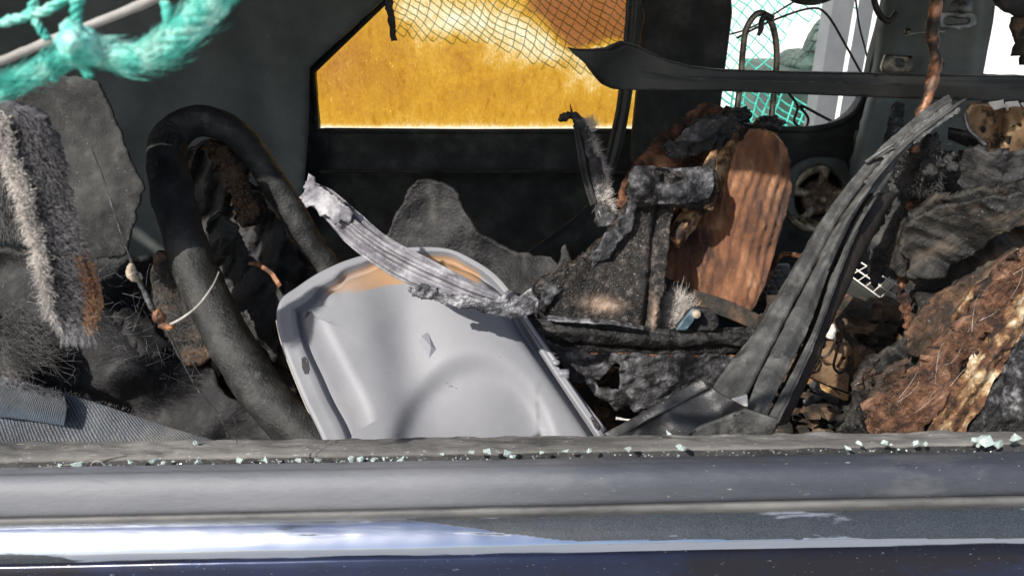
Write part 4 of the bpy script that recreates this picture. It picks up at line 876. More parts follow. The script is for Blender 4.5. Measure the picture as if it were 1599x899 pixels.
sheet('lower_fold', [(1062, 684), (1100, 664), (1166, 640), (1214, 655), (1210, 676), (1196, 690), (1062, 692)], [(1060, 690, .558), (1160, 645, .565), (1210, 670, .56)], M['dusty'], fo, th=.004, res=4, amp=.002, ns=30)
o = sheet('white_chip', [(1143, 624), (1167, 617), (1168, 636), (1158, 632)], [(1155, 628, .572)], M['paper'], None, th=.003, res=3); tag(o, 'small triangular off-white chip wedged between the folded trim and the strips', 'plastic chip')

# ================================================================== right: heaped burnt seat layers
rs_ = empty('car_seat', P(1480, 670, .65), 'near burnt seat back at the right, layers of charred cloth, rust matting and foam', 'car seat')
def folds(ax, ay, per, a, ph=0):
    return lambda X, Y, ol: a * np.sin((X * ax + Y * ay) / per + ph + 1.2 * np.sin((X * ay - Y * ax) / (per * 3.1)))
DG = dict(stretch=(.28, 1, 1), rot=-50)
M['mat_d'] = mat('rust_matting', [(.3, (.02, .012, .009)), (.44, (.085, .042, .026)), (.58, (.18, .088, .05)), (.75, (.33, .2, .13))], 70, .95, 1.0, 420, bdist=.0035, speck=((.5, .38, .28), .69, 480), second=((.035, .02, .015), .60, 30), **DG)
M['cloth_d'] = mat('scorched_black_cloth', [(.3, (.006, .006, .006)), (.5, (.014, .0135, .012)), (.62, (.028, .024, .02)), (.8, (.08, .062, .045))], 40, .62, .7, 260, bdist=.004, speck=((.34, .33, .3), .70, 480), second=((.085, .045, .025), .66, 16), rvar=.2, **DG)
M['brown_d'] = mat('singed_brown_leather', [(.3, (.014, .010, .008)), (.48, (.055, .033, .02)), (.62, (.12, .062, .034)), (.8, (.2, .13, .08))], 36, .7, 1.0, 260, bdist=.003, speck=((.5, .44, .36), .70, 480), second=((.02, .018, .016), .58, 20), **DG)
sheet('char_crust', [(1395, 250), (1420, 235), (1480, 250), (1500, 235), (1560, 240), (1640, 220), (1640, 340), (1560, 350), (1500, 365), (1440, 380), (1395, 400), (1360, 440), (1350, 400), (1388, 320)], [(1420, 280, 1.02), (1600, 260, .96), (1370, 420, 1.0)], M['cloth'], rs_, th=.012, res=4, amp=.04, ns=16, jag=6, crum=True, seed=27)
sheet('black_cover', [(1385, 420), (1400, 372), (1420, 332), (1470, 308), (1540, 293), (1600, 286), (1720, 240), (1740, 560), (1600, 560), (1520, 560), (1470, 640), (1400, 700), (1305, 700), (1318, 640), (1334, 590), (1352, 556), (1400, 530), (1428, 480), (1424, 440)],
      [(1420, 400, .92), (1600, 300, .86), (1320, 680, .72), (1600, 560, .80), (1450, 560, .80)], M['cloth_d'], rs_, th=.01, res=4, amp=.010, ns=6, jag=3, crum=True, seed=21, relief=crease(-48, .008, .022, .006, 1))
sheet('leathery_fold', [(1402, 392), (1416, 350), (1460, 326), (1520, 312), (1590, 300), (1640, 320), (1600, 350), (1556, 366), (1528, 388), (1496, 410), (1470, 434), (1438, 436), (1416, 432), (1424, 408)], [(1420, 400, .86), (1600, 320, .80), (1460, 430, .84)], M['cloth_d'], rs_, th=.006, res=3.5, amp=.006, ns=9, jag=3, seed=19, relief=crease(-25, .005, .022, .007, 2))
sheet('singed_cover', [(1418, 552), (1416, 524), (1432, 496), (1462, 462), (1500, 440), (1528, 424), (1520, 460), (1496, 505), (1468, 540), (1440, 556)],
      [(1430, 540, .775), (1520, 430, .80)], M['brown_d'], rs_, th=.006, res=3.5, amp=.010, ns=12, jag=2.5, seed=22, relief=crease(-50, .005, .04, .006, 3))
loft('rolled_edge', [[(1404, 610, .72), (1440, 560, .735), (1478, 520, .745), (1508, 470, .755), (1535, 425, .765), (1580, 385, .77)], [(1412, 618, .71), (1450, 568, .722), (1488, 527, .73), (1522, 478, .74), (1552, 436, .75), (1600, 396, .755)]], M['brown_d'], rs_, nu=90, nv=12, th=.01, amp=.008, ns=30, relief=lambda u, v: .006 * math.sin(v * 3.14), jag=1)
sheet('foam_patch', [(1486, 506), (1500, 478), (1522, 448), (1534, 452), (1520, 480), (1500, 508)], [(1510, 480, .728)], M['foam_edge'], rs_, th=.004, res=3, amp=.008, ns=40, jag=3)
mp_ = [(1350, 700), (1356, 664), (1368, 630), (1398, 602), (1436, 570), (1482, 530), (1530, 470), (1558, 430), (1600, 394), (1700, 340), (1720, 430), (1620, 430), (1580, 466), (1552, 516), (1508, 572), (1462, 636), (1420, 700)]
mdep = idw([(1370, 690, .665), (1440, 640, .650), (1560, 460, .71), (1680, 400, .71), (1520, 540, .675)])
sheet('rust_matting', mp_, mdep, M['mat_d'], rs_, th=.014, res=3.5, amp=.008, ns=10, jag=3, seed=23, relief=crease(-50, .006, .026, .006, 4))
fur('matting_fuzz', mp_, lambda X, Y: mdep(X, Y) - .005, 3000, 7, lambda x, y: (.6, -.7), M['furb'], rs_, wd=.00018, out=.010, jit=.7)
fur('matting_strands', mp_, lambda X, Y: mdep(X, Y) - .012, 24, 50, lambda x, y: (.6, -.8), M['furw'], rs_, wd=.00016, out=.008, jit=.4, bend=.25)['kind'] = 'stuff'
sheet('matting_lower', [(1340, 700), (1352, 640), (1362, 604), (1392, 572), (1420, 566), (1406, 594), (1372, 628), (1360, 664), (1358, 700)], [(1360, 680, .672), (1400, 580, .70)], M['brown_d'], rs_, th=.008, res=3.5, amp=.01, ns=16, jag=3, seed=24, relief=crease(-60, .006, .06, .008, 5))
loft('foam_slab', [[(1430, 716, .635), (1462, 660, .645), (1502, 600, .66), (1540, 540, .67), (1572, 488, .685), (1640, 410, .70)], [(1452, 716, .615), (1482, 662, .625), (1522, 602, .64), (1556, 548, .655), (1592, 494, .665), (1660, 420, .68)], [(1478, 716, .625), (1500, 672, .635), (1534, 612, .65), (1568, 556, .66), (1606, 504, .67), (1680, 430, .69)]], M['foam_edge'], rs_, nu=130, nv=20, th=.02, amp=.010, ns=40, jag=1.5)
sheet('crazed_back', [(1486, 716), (1506, 672), (1540, 612), (1574, 556), (1612, 500), (1720, 400), (1760, 716)], [(1520, 690, .640), (1600, 560, .665), (1700, 640, .62)], M['crazed'], rs_, th=.01, res=3.5, amp=.016, ns=26, jag=3, crum=True, seed=25)
sheet('singed_flap', [(1306, 700), (1316, 648), (1330, 600), (1348, 566), (1362, 560), (1366, 590), (1352, 628), (1346, 668), (1340, 700)], [(1330, 680, .66), (1350, 570, .74)], M['cloth_d'], rs_, th=.006, res=3.5, amp=.014, ns=18, jag=4, seed=28, relief=crease(-65, .010, .06, .01, 6))
sheet('rust_scrap', [(1398, 408), (1412, 402), (1418, 440), (1420, 470), (1430, 520), (1418, 524), (1408, 480)], [(1410, 460, .93)], M['rustfur'], rs_, th=.006, res=3, amp=.02, ns=30, jag=4, seed=29)
sheet('rust_scrap', [(1410, 318), (1430, 306), (1452, 310), (1446, 328), (1424, 334)], [(1430, 320, .97)], M['rustfur'], rs_, th=.006, res=3, amp=.02, ns=30, jag=4, seed=30)



rb = empty('rusty_bracket', P(1560, 240, 1.1), 'rust-stained pressed steel bracket with slots at the right edge under the black trim', 'bracket')
def hole(x, y, a, b): return [(x + a * math.cos(t), y + b * math.sin(t)) for t in np.linspace(0, 6.28, 10, endpoint=False)]
sheet('bracket_plate', [(1508, 178), (1516, 164), (1560, 166), (1640, 172), (1640, 244), (1560, 240), (1530, 232), (1514, 214)], [(1510, 190, 1.08), (1640, 200, 1.0)], M['zinc'], rb, th=.006, res=4, amp=.004, ns=20, holes=[hole(1536, 202, 4, 6), hole(1573, 220, 5, 8), hole(1590, 196, 4, 4), hole(1552, 190, 3, 3)],
      relief=lambda X, Y, ol: 0.0036 * np.exp(-dist(X, Y, ol) / 4))
tube('bracket_edge', [(1506, 176, 1.07), (1512, 200, 1.06), (1526, 215, 1.05), (1538, 226, 1.05)], 3, M['steel'], rb, n=24, seg=8)
loft('bracket_arm', [[(1480, 205, 1.08), (1510, 212, 1.07), (1538, 228, 1.05)], [(1480, 218, 1.09), (1505, 228, 1.08), (1530, 240, 1.06)]], M['char'], rb, nu=20, nv=6, th=.008, amp=.003)
for k_ in range(3):
    x = 1545 + k_ * 24
    o = sheet('scorched_paper', [(x, 160 + k_), (x + 20, 157), (x + 26, 168), (x + 6, 172)], [(x, 160, 1.04)], M['paper'], None, th=.0008, res=4, amp=.01, ns=50, jag=2, seed=k_)
    tag(o, ['leftmost of three scorched paper scraps on the rusty bracket', 'middle of three scorched paper scraps on the rusty bracket', 'rightmost of three scorched paper scraps on the rusty bracket'][k_], 'paper scrap', 'paper scraps on the rusty bracket')
o = sheet('dusty_headlining', [(1562, -60), (1566, 10), (1580, 26), (1599, 32), (1700, 40), (1700, -60)], [(1600, 0, 1.3)], M['felt'], None, th=.02, res=5, amp=.01, ns=20, jag=2); tag(o, 'pale sagging headlining scrap in the upper right corner', 'headlining')
o = sheet('charred_rag', [(1583, 30), (1600, 26), (1660, 40), (1660, 110), (1604, 102), (1590, 86), (1582, 86), (1592, 70), (1588, 46)], [(1600, 60, 1.25)], M['char_brown'], None, th=.01, res=4, amp=.02, ns=40, jag=5); tag(o, 'ragged burnt scrap hanging against the small window at the right edge', 'burnt rag')

# ================================================================== floor clutter between the strips and the heaped seat
wb = empty('wire_rack', P(1380, 500, 1.1), 'bent white wire rack lying behind the slanting strips', 'wire rack')
ps_ = []
A0, A1, B0, B1 = (1322, 426), (1436, 506), (1345, 410), (1446, 470)
for t in np.linspace(0, 1, 3):
    a = (A0[0] + (B0[0] - A0[0]) * t, A0[1] + (B0[1] - A0[1]) * t); b = (A1[0] + (B1[0] - A1[0]) * t, A1[1] + (B1[1] - A1[1]) * t)
    ps_.append(tube_vf([P(*a, 1.1), P((a[0] + b[0]) / 2, (a[1] + b[1]) / 2 + 2, 1.1), P(*b, 1.1)], .0012, 6))
for t in np.linspace(.05, 1, 10):
    a = (A0[0] + (A1[0] - A0[0]) * t, A0[1] + (A1[1] - A0[1]) * t); b = (B0[0] + (B1[0] - B0[0]) * t + 8, B0[1] + (B1[1] - B0[1]) * t)
    ps_.append(tube_vf([P(*a, 1.1), P(*b, 1.1)], .0009, 6))
v, f = join(ps_); build('rack_wires', v, f, M['paper'], wb)
loft('rack_side', [[(1322, 430, 1.08), (1375, 468, 1.06), (1426, 504, 1.05)], [(1315, 462, 1.08), (1365, 496, 1.06), (1410, 520, 1.05)]], M['bar'], wb, nu=20, nv=8, th=.006)
pm_ = empty('perforated_plate', P(1200, 462, 1.3), 'pale slotted seat spring plate beside the brown seat cover', 'metal plate')
hol = [[(x - 3.2, y), (x, y - 2.4), (x + 3.2, y), (x, y + 2.4)] for j, y in enumerate(range(420, 462, 8)) for x in np.arange(1176 + (j % 2) * 5, 1226, 10)]
sheet('slotted_plate', [(1166, 415), (1232, 412), (1240, 440), (1225, 468), (1160, 466)], [(1200, 440, 1.28)], M['steel'], pm_, th=.003, res=3, holes=hol)
tag(tube('rusty_rod', [(1172, 482, 1.15), (1188, 455, 1.15), (1204, 425, 1.15), (1216, 402, 1.15), (1228, 397, 1.15), (1250, 400, 1.15), (1275, 404, 1.15)], 4, M['rust'], None, n=50, amp=.001), 'rusty bent rod in front of the slotted plate', 'metal rod')
tb_ = empty('seat_adjuster', P(1295, 600, .95), 'pale tan metal seat bracket low behind the slanting strips, with two dark hooks', 'seat bracket')
sheet('adjuster_plate', [(1268, 530), (1300, 512), (1332, 520), (1338, 560), (1330, 580), (1300, 572), (1270, 560)], [(1300, 540, .97)], M['zinc'], tb_, th=.004, res=3, amp=.003, holes=[hole(1281, 543, 4, 5), hole(1308, 536, 3, 3), hole(1318, 560, 4, 3)], ns=30)
sheet('adjuster_rail', [(1256, 556), (1280, 560), (1326, 586), (1324, 612), (1290, 600), (1250, 582)], [(1290, 580, .95)], M['zinc'], tb_, th=.012, res=3, amp=.002, holes=[hole(1278, 570, 4, 4), hole(1262, 570, 2, 2)], ns=30)
loft('yellow_flange', [[(1252, 584, .94), (1290, 602, .935), (1326, 616, .93)], [(1252, 592, .93), (1290, 610, .925), (1324, 624, .92)]], M['tan'], tb_, nu=20, nv=6, th=.004)
for pp in ([(1300, 510, .94), (1304, 530, .93), (1296, 550, .93), (1284, 558, .93), (1276, 548, .93)], [(1312, 528, .93), (1306, 552, .92), (1302, 572, .92), (1312, 582, .92), (1324, 570, .92), (1326, 555, .92)]):
    tube('wire_hook', pp, 2.2, M['wire'], tb_, n=40, seg=8)
o = sheet('pale_blue_wrapper', [(1292, 510), (1302, 506), (1308, 518), (1306, 530), (1292, 528), (1286, 520)], [(1297, 518, .93)], M['paper'], None, th=.001, res=3, amp=.01, ns=80); tag(o, 'crumpled pale scrap above the tan seat bracket', 'scrap')
o = sheet('maroon_book', [(1312, 474), (1330, 464), (1360, 480), (1382, 500), (1376, 510), (1350, 504), (1325, 492)], [(1345, 488, 1.02)], M['redcap'], None, th=.015, res=4, amp=.006, ns=30, jag=2); tag(o, 'scorched maroon and white slab under the wire rack', 'scorched slab')
o = tube('pale_splinter', [(962, 652, .72), (972, 654, .72), (986, 656, .72)], lambda t: 3 - 1.5 * t, M['paper'], None, n=12, seg=6, amp=.001); tag(o, 'small pale splinter behind the folded trim wedge, beside the panel corner', 'splinter')
# rubble stuff on the floor
rr = random.Random(4); pr = []
for i in range(420):
    x = rr.uniform(1180, 1420); y = rr.uniform(470, 700); d = .98 + rr.uniform(-.03, .2)
    s = rr.uniform(.003, .016); pr.append(lump_vf(P(x, y, d), (s * rr.uniform(.5, 2.4), s, s * rr.uniform(.3, 1.2)), .5, 50, i, sub=1, box=(i % 3 == 0)))
for i in range(160):
    x = rr.uniform(820, 1200); y = rr.uniform(560, 700); d = .98 + rr.uniform(-.03, .1)
    s = rr.uniform(.003, .012); pr.append(lump_vf(P(x, y, d), (s * rr.uniform(.5, 2.4), s, s * rr.uniform(.3, 1.2)), .5, 50, i, sub=1, box=(i % 3 == 0)))
v, f = join(pr); tag(build('charred_rubble', v, f, M['char_brown'], None, False), 'loose charred rubble heaped on the car floor', 'rubble', kind='stuff')
o = sheet('burnt_carpet', [(700, 470), (1440, 440), (1500, 720), (640, 720)], [(800, 500, 1.32), (1400, 500, 1.35), (1000, 700, 1.08)], M['deep'], None, th=.01, res=9, amp=.05, ns=9, jag=8); tag(o, 'blackened crumpled carpet on the car floor behind the pale panel', 'carpet')
for k_, (pp, w_, lb) in enumerate([([(1330, 480, .92), (1310, 500, .9), (1335, 540, .9), (1348, 548, .89)], 5, 'frayed brown twist of burnt cord above the tan seat bracket'), ([(1255, 630, .85), (1290, 618, .86), (1310, 640, .86)], 4, 'pale charred stick lying below the tan seat bracket'), ([(1268, 595, .88), (1282, 612, .87), (1305, 628, .87)], 5, 'short grey charred batten under the yellow flange')]):
    tag(tube('charred_stick', pp, w_, M['char_grey' if k_ else 'char_brown'], None, n=24, amp=.004, ns=60), lb, 'charred stick')

# ================================================================== left side
ho = empty('steering_wheel', P(480, 690, .80), 'thick burnt black steering wheel hanging askew at the left, sooty cloth still in its hub', 'steering wheel')
def rimr(t): return 24 + 8 * sg((.52 - t) / .06) - 2 * t
tube('rim', [(560, 762, .76), (480, 684, .81), (428, 634, .84), (384, 575, .87), (344, 505, .91), (308, 425, .955), (282, 350, .99), (266, 285, 1.03), (262, 240, 1.07), (274, 208, 1.10), (302, 190, 1.12), (338, 192, 1.13), (376, 216, 1.13), (412, 262, 1.13), (450, 322, 1.12), (490, 388, 1.11), (526, 436, 1.10), (560, 484, 1.09)], rimr, M['hose'], ho, n=190, seg=36, amp=.0035, ns=16)
sheet('hub_cover', [(285, 240), (330, 220), (380, 280), (430, 330), (470, 400), (500, 440), (450, 470), (430, 500), (450, 570), (480, 640), (420, 660), (360, 560), (310, 450)], [(340, 300, 1.20), (450, 450, 1.16), (430, 620, 1.02)], M['cloth'], ho, th=.006, res=4, amp=.02, ns=8, jag=4, crum=True, seed=31, relief=crease(70, .012, .03, .006, 3))
fur('ash_fibres', [(330, 230), (350, 226), (372, 262), (405, 330), (385, 345), (350, 290)], [(370, 290, 1.13)], 420, 7, lambda x, y: (.3, .8), M['furb'], ho, wd=.0004, out=.008, jit=1.4)
sheet('fibre_wad', smooth_poly([(332, 236), (352, 228), (376, 262), (402, 318), (400, 345), (380, 340), (356, 296)], 3), [(368, 290, 1.14)], M['char_brown'], ho, th=.02, res=3, amp=.03, ns=40, jag=3, seed=3)
sheet('hub_flap', [(325, 345), (345, 335), (372, 350), (392, 400), (430, 440), (462, 480), (430, 565), (395, 570), (360, 520), (335, 430)], [(360, 400, 1.08), (440, 520, 1.0)], M['hose'], ho, th=.006, res=4, amp=.012, ns=8, jag=2, seed=33, relief=crease(60, .008, .03, .006, 8))
loft('rust_edge', [[(388, 410, 1.02), (405, 412, 1.02), (425, 425, 1.01), (440, 445, 1.0)], [(388, 414, 1.02), (403, 417, 1.02), (421, 430, 1.01), (434, 450, 1.0)]], M['rust'], ho, nu=30, nv=6, th=.004, amp=.003, ns=60)
o = sheet('brown_rag', smooth_poly([(238, 405), (262, 398), (290, 440), (312, 500), (330, 560), (290, 570), (262, 520), (240, 470)], 4), [(270, 430, .98), (310, 560, .92)], M['char_brown'], None, th=.01, res=4, amp=.02, ns=30, jag=4, seed=34); tag(o, 'brown matted rag tucked behind the first hose', 'rag')
fur('rag_fuzz', [(238, 410), (262, 400), (290, 440), (312, 500), (320, 560), (290, 570), (262, 520), (240, 470)], [(270, 430, .965), (310, 560, .905)], 1200, 8, lambda x, y: (-.3, .9), M['furd'], o, wd=.0003, out=.01, jit=.9)
M['pitch'] = mat('black_ash_cloth', [(.3, (.005, .005, .006)), (.55, (.012, .012, .014)), (.8, (.04, .039, .038))], 30, .7, 1.0, 170, bdist=.003, speck=((.2, .19, .18), .72, 420))
bc = sheet('black_blanket', [(-200, 360), (60, 400), (140, 400), (240, 400), (300, 520), (330, 580), (390, 640), (500, 760), (-200, 760)], [(0, 420, 1.05), (250, 450, 1.05), (200, 600, .9), (0, 600, .82), (400, 700, .85)], M['pitch'], None, th=.008, res=6, amp=.03, ns=9, jag=5, crum=True, seed=35, relief=folds(.5, .8, 20, .012)); tag(bc, 'heap of black burnt blanket at lower left behind the belt webbing', 'burnt blanket')
fur('ash_strands', [(0, 420), (240, 420), (330, 600), (0, 600)], [(0, 500, .86), (200, 500, .92)], 260, 26, lambda x, y: (1, -.3), M['furg'], bc, wd=.00025, out=.05, jit=1.8, off=-.02, bend=.3)
fur('grey_tufts', [(0, 480), (70, 490), (90, 560), (0, 590)], [(40, 530, .80)], 700, 30, lambda x, y: (.9, .3), M['furd'], bc, wd=.0003, out=.03, jit=.6, bend=.3)

fl = sheet('felt_scrap', [(85, 120), (120, 118), (152, 128), (176, 176), (200, 240), (224, 292), (205, 360), (196, 400), (160, 402), (136, 405), (112, 385), (95, 330), (60, 260), (20, 160), (40, 130)], [(100, 130, .95), (200, 380, .90)], M['felt'], None, th=.004, res=4, amp=.010, ns=14, jag=4, seed=41); tag(fl, 'grey felt scrap hanging behind the furry strip at the left', 'felt scrap')
fs = empty('furry_strip', P(120, 520, .365), 'singed fur strip hanging at the far left, white along one edge, brown at the tip', 'fur strip')
fp = [(-40, 150), (20, 160), (70, 190), (100, 260), (108, 330), (122, 385), (136, 408), (150, 450), (152, 486), (136, 520), (112, 516), (82, 488), (76, 440), (62, 390), (44, 310), (20, 250), (-20, 210)]
fdep = idw([(0, 180, .37), (80, 300, .365), (120, 480, .36)])
sheet('hide', fp, fdep, M['hide'], fs, th=.005, res=4, amp=.006, ns=30, jag=3, seed=42, mask=lambda X, Y, ol: 1.1 * sg((X - 118 - (Y - 450) * .12) / 4) * sg((Y - 390) / 8))
fur('grey_fur', [(20, 165), (70, 190), (100, 260), (108, 330), (122, 385), (130, 420), (136, 500), (112, 516), (82, 488), (76, 440), (62, 390), (44, 310)], lambda X, Y: fdep(X, Y) - .003, 7000, 17, lambda x, y: (.95 if y > 300 else .5, .35 if y > 300 else .9), M['furg'], fs, wd=.00022, out=.008, jit=.45)
wedge = [(-30, 175), (0, 172), (20, 240), (44, 296), (62, 372), (76, 430), (84, 488), (100, 514), (78, 492), (64, 436), (48, 376), (26, 300), (2, 236), (-30, 220)]
fur('white_fur', wedge, lambda X, Y: fdep(X, Y) - .006, 2600, 19, lambda x, y: (-.55, .8), M['furw'], fs, wd=.00022, out=.010, jit=.9)
wedge2 = [(6, 180), (18, 235), (42, 290), (62, 372), (74, 430), (80, 470), (66, 430), (52, 376), (30, 300), (4, 240)]
fur('white_fur', wedge2, lambda X, Y: fdep(X, Y) - .007, 2600, 12, lambda x, y: (.8, .5), M['furw'], fs, wd=.00028, out=.006, jit=.8)
fur('brown_fur', [(118, 395), (134, 408), (150, 450), (152, 486), (138, 516), (130, 500), (134, 450), (124, 415)], lambda X, Y: fdep(X, Y) - .005, 1500, 12, lambda x, y: (.3, .9), M['furb'], fs, wd=.00025, out=.006, jit=.7)
fur('tip_fur', [(84, 490), (140, 500), (136, 522), (100, 516)], lambda X, Y: fdep(X, Y) - .004, 900, 26, lambda x, y: (.1, 1), M['furg'], fs, wd=.00025, out=.004, jit=.35)
ft = sheet('fur_scrap', [(-60, 180), (10, 190), (40, 250), (52, 330), (40, 372), (-60, 390)], [(0, 300, .66)], M['hide'], None, th=.005, res=5, amp=.01, ns=20, jag=4, seed=44, mask=lambda X, Y, ol: X * 0); tag(ft, 'dark grey fur scrap hanging behind the furry strip at the left edge', 'fur scrap')
fur('long_fur', [(-40, 200), (45, 240), (52, 350), (-40, 370)], [(0, 300, .655)], 1300, 38, lambda x, y: (.1, 1), M['furd'], ft, wd=.0003, out=.01, jit=.3, bend=.1)

tw = empty('burnt_twig', P(265, 510, 0.450), 'long thin twig dangling down the left side with a curled pale side shoot', 'twig')
tube('twig_stem', [(140, 225, 0.470), (160, 275, 0.470), (180, 335, 0.465), (200, 395, 0.460), (214, 430, 0.455), (232, 470, 0.450), (250, 502, 0.450), (262, 520, 0.450), (285, 565, 0.450), (312, 612, 0.450), (340, 645, 0.450), (358, 685, 0.445)], lambda t: .9 + 3.0 * math.exp(-((t - .48) / .16) ** 2), M['char_grey'], tw, n=110, seg=8, amp=.0008, ns=150)
tube('side_shoot', [(262, 508, 0.450), (285, 496, 0.445), (310, 476, 0.442), (332, 446, 0.440), (342, 424, 0.440)], lambda t: 2.4 - 1.6 * t, M['greywire'], tw, n=40, seg=8)
tube('thin_tail', [(285, 565, 0.450), (310, 610, 0.450), (345, 635, 0.450), (366, 655, 0.450), (370, 692, 0.445)], .8, M['char_grey'], tw, n=40, seg=6)
v, f = join([lump_vf(P(206, 425, 0.455), (.003, .003, .0065), .5, 120, 1), lump_vf(P(215, 433, 0.458), (.003, .003, .004), .5, 120, 1)]); build('bud', v, f, M['pebble'], tw)
v, f = join([lump_vf(P(248, 494, 0.450), (.0035, .003, .006), .7, 120, 2), lump_vf(P(262, 508, 0.450), (.006, .003, .003), .6, 120, 3)]); build('knot', v, f, M['rust'], tw)

be = empty('seat_belt', P(120, 690, .56), 'frayed grey seat belt webbing lying along the sill at the lower left', 'seat belt')
def bem(u, v): return .75 * math.exp(-((u - .12) / .16) ** 2 - ((v - .55) / .10) ** 2)
loft('belt_webbing', [[(-80, 575, .56), (0, 590, .56), (60, 603, .56), (130, 622, .56), (200, 645, .555), (270, 668, .55), (350, 692, .545)], [(-80, 640, .55), (0, 640, .55), (60, 648, .55), (130, 660, .55), (200, 672, .545), (270, 686, .54), (330, 698, .54)], [(-80, 705, .54), (0, 700, .54), (60, 700, .54), (130, 700, .54), (200, 702, .54), (270, 704, .535), (320, 706, .535)]],
     M['webbing'], be, nu=140, nv=40, th=.0016, amp=.004, ns=14, mask=bem)
loft('folded_layer', [[(-80, 572, .553), (-10, 586, .553), (40, 597, .553), (92, 612, .553)], [(-80, 600, .545), (-10, 612, .545), (40, 620, .545), (104, 632, .545)], [(-80, 640, .538), (-10, 650, .538), (40, 655, .538), (100, 665, .538)]], M['webbing'], be, nu=80, nv=26, th=.0016, amp=.003, ns=30, mask=lambda u, v: .5 * math.exp(-((v - .9) / .15) ** 2))
fur('frayed_edge', [(0, 586), (60, 598), (130, 617), (200, 640), (330, 683), (330, 688), (200, 647), (130, 625), (60, 606), (0, 594)], [(0, 590, .555), (330, 685, .545)], 330, 4.5, lambda x, y: (.3, -1), M['furg'], be, wd=.00018, out=.004, jit=.9)
fur('frayed_fold', [(0, 588), (96, 612), (104, 640), (92, 620), (0, 600)], [(50, 600, .545)], 300, 7, lambda x, y: (.8, .5), M['furg'], be, wd=.00022, out=.005, jit=1.0)

# ================================================================== teal rope and net in front, grey rod
rp_ = empty('net_rope', P(130, 90, .26), 'thick teal rope edge of a net sagging across the upper left, close to the viewer', 'rope')
main = [(-120, 175, .25), (-40, 150, .25), (20, 132, .25), (70, 108, .25), (110, 88, .25), (150, 82, .25), (200, 92, .25), (245, 82, .25), (290, 48, .25), (330, 8, .25), (370, -45, .25), (420, -110, .25), (500, -190, .25), (620, -280, .25)]
rad0 = lambda t: px2m(16 + 10 * min(1, max(0, (t - .2) * 2.6)) - 14 * max(0, t - .7), .25)
cpath = path(main, 300); parts = []; rr = random.Random(2)
def strand(cp, rad, nst, twist, sr, seedv, seg=8):
    out = []; n = len(cp); ref = Vector((0, 1, 0))
    for s in range(nst):
        pts = []
        for i, p in enumerate(cp):
            t = (cp[min(i + 1, n - 1)] - cp[max(i - 1, 0)]).normalized(); a = t.cross(ref).normalized(); b = t.cross(a)
            f_ = i / (n - 1); r = rad(f_) * (.58 + .05 * noise.noise(Vector((f_ * 12, s, seedv)))); an_ = 2 * math.pi * s / nst + twist * f_
            pts.append(p + a * math.cos(an_) * r + b * math.sin(an_) * r)
        out.append(tube_vf(pts, lambda t: rad(t) * sr * (1 + .15 * math.sin(t * 60 + s)), seg, amp=.0006, ns=300))
    return out
v, f = join(strand(cpath, rad0, 17, 30, .17, 1, 7) + strand(cpath, lambda t: rad0(t) * 1.12, 9, 24, .15, 8, 7)); build('rope_strands', v, f, M['rope'], rp_)
v, f = join(strand(cpath, lambda t: rad0(t) * .55, 4, -20, .6, 5)); build('rope_core', v, f, M['net'], rp_)
hr = []
for i in range(260):
    k_ = rr.randrange(2, 297); p = cpath[k_]; t = (cpath[k_ + 1] - cpath[k_ - 1]).normalized(); r = rad0(k_ / 299)
    o_ = Vector((rr.gauss(0, 1), rr.gauss(0, 1), rr.gauss(0, 1))).normalized(); a = p + o_ * r * .8; b = p + o_ * r * rr.uniform(.9, 1.15) + t * rr.uniform(-.012, .012)
    hr.append((a, b, o_ * .001))
for i in range(600):
    k_ = rr.randrange(2, 297); p = cpath[k_]; t = (cpath[k_ + 1] - cpath[k_ - 1]).normalized(); r = rad0(k_ / 299)
    o_ = Vector((rr.gauss(0, 1), rr.gauss(0, 1) - .8, rr.gauss(0, 1))).normalized(); o_ = (o_ - t * o_.dot(t)).normalized()
    a = p + o_ * r * .92; b = p + o_ * r * rr.uniform(.85, 1.1) + t * rr.uniform(.006, .014) + o_.cross(t) * rr.uniform(.001, .006)
    hr.append((a, b, o_ * .0006))
hairs('rope_fibres', hr, M['rope'], rp_, wd=.00016)
v, f = lump_vf(P(126, 70, .245), (.0062, .0055, .0062), .5, 150, 3, sub=4); build('rope_knot', v, f, M['rope'], rp_)
def cord(name, pp, r, parent):
    c = path(pp, 50); dd = px2m(r, .25); v, f = join(strand(c, lambda t: dd, 3, 20, .55, 3)); return build(name, v, f, M['rope'], parent)
cord('net_cord', [(-60, 45, .26), (0, 36, .26), (40, 26, .26), (80, 12, .26), (130, -20, .26)], 6.5, rp_)
cord('net_cord', [(52, -30, .26), (54, 0, .26), (50, 26, .26), (62, 42, .26), (74, 62, .26)], 5.5, rp_)
cord('net_cord', [(132, -40, .255), (126, -10, .255), (119, 14, .255), (121, 40, .255), (138, 66, .25), (160, 84, .25)], 7, rp_)
cord('net_cord', [(258, 6, .25), (262, 24, .25), (262, 50, .25)], 6, rp_)
cord('net_cord', [(100, 100, .25), (86, 110, .25), (84, 124, .25)], 5, rp_)
cord('net_cord', [(120, 95, .25), (134, 108, .25), (140, 118, .25)], 6, rp_)
o = tube('grey_rod', [(-80, 126, .33), (0, 96, .33), (100, 55, .33), (200, 16, .33), (300, -28, .33)], 6, M['pole'], None, n=50, amp=.0004, ns=80); tag(o, 'thin weathered grey rod passing behind the teal rope at the upper left', 'rod')

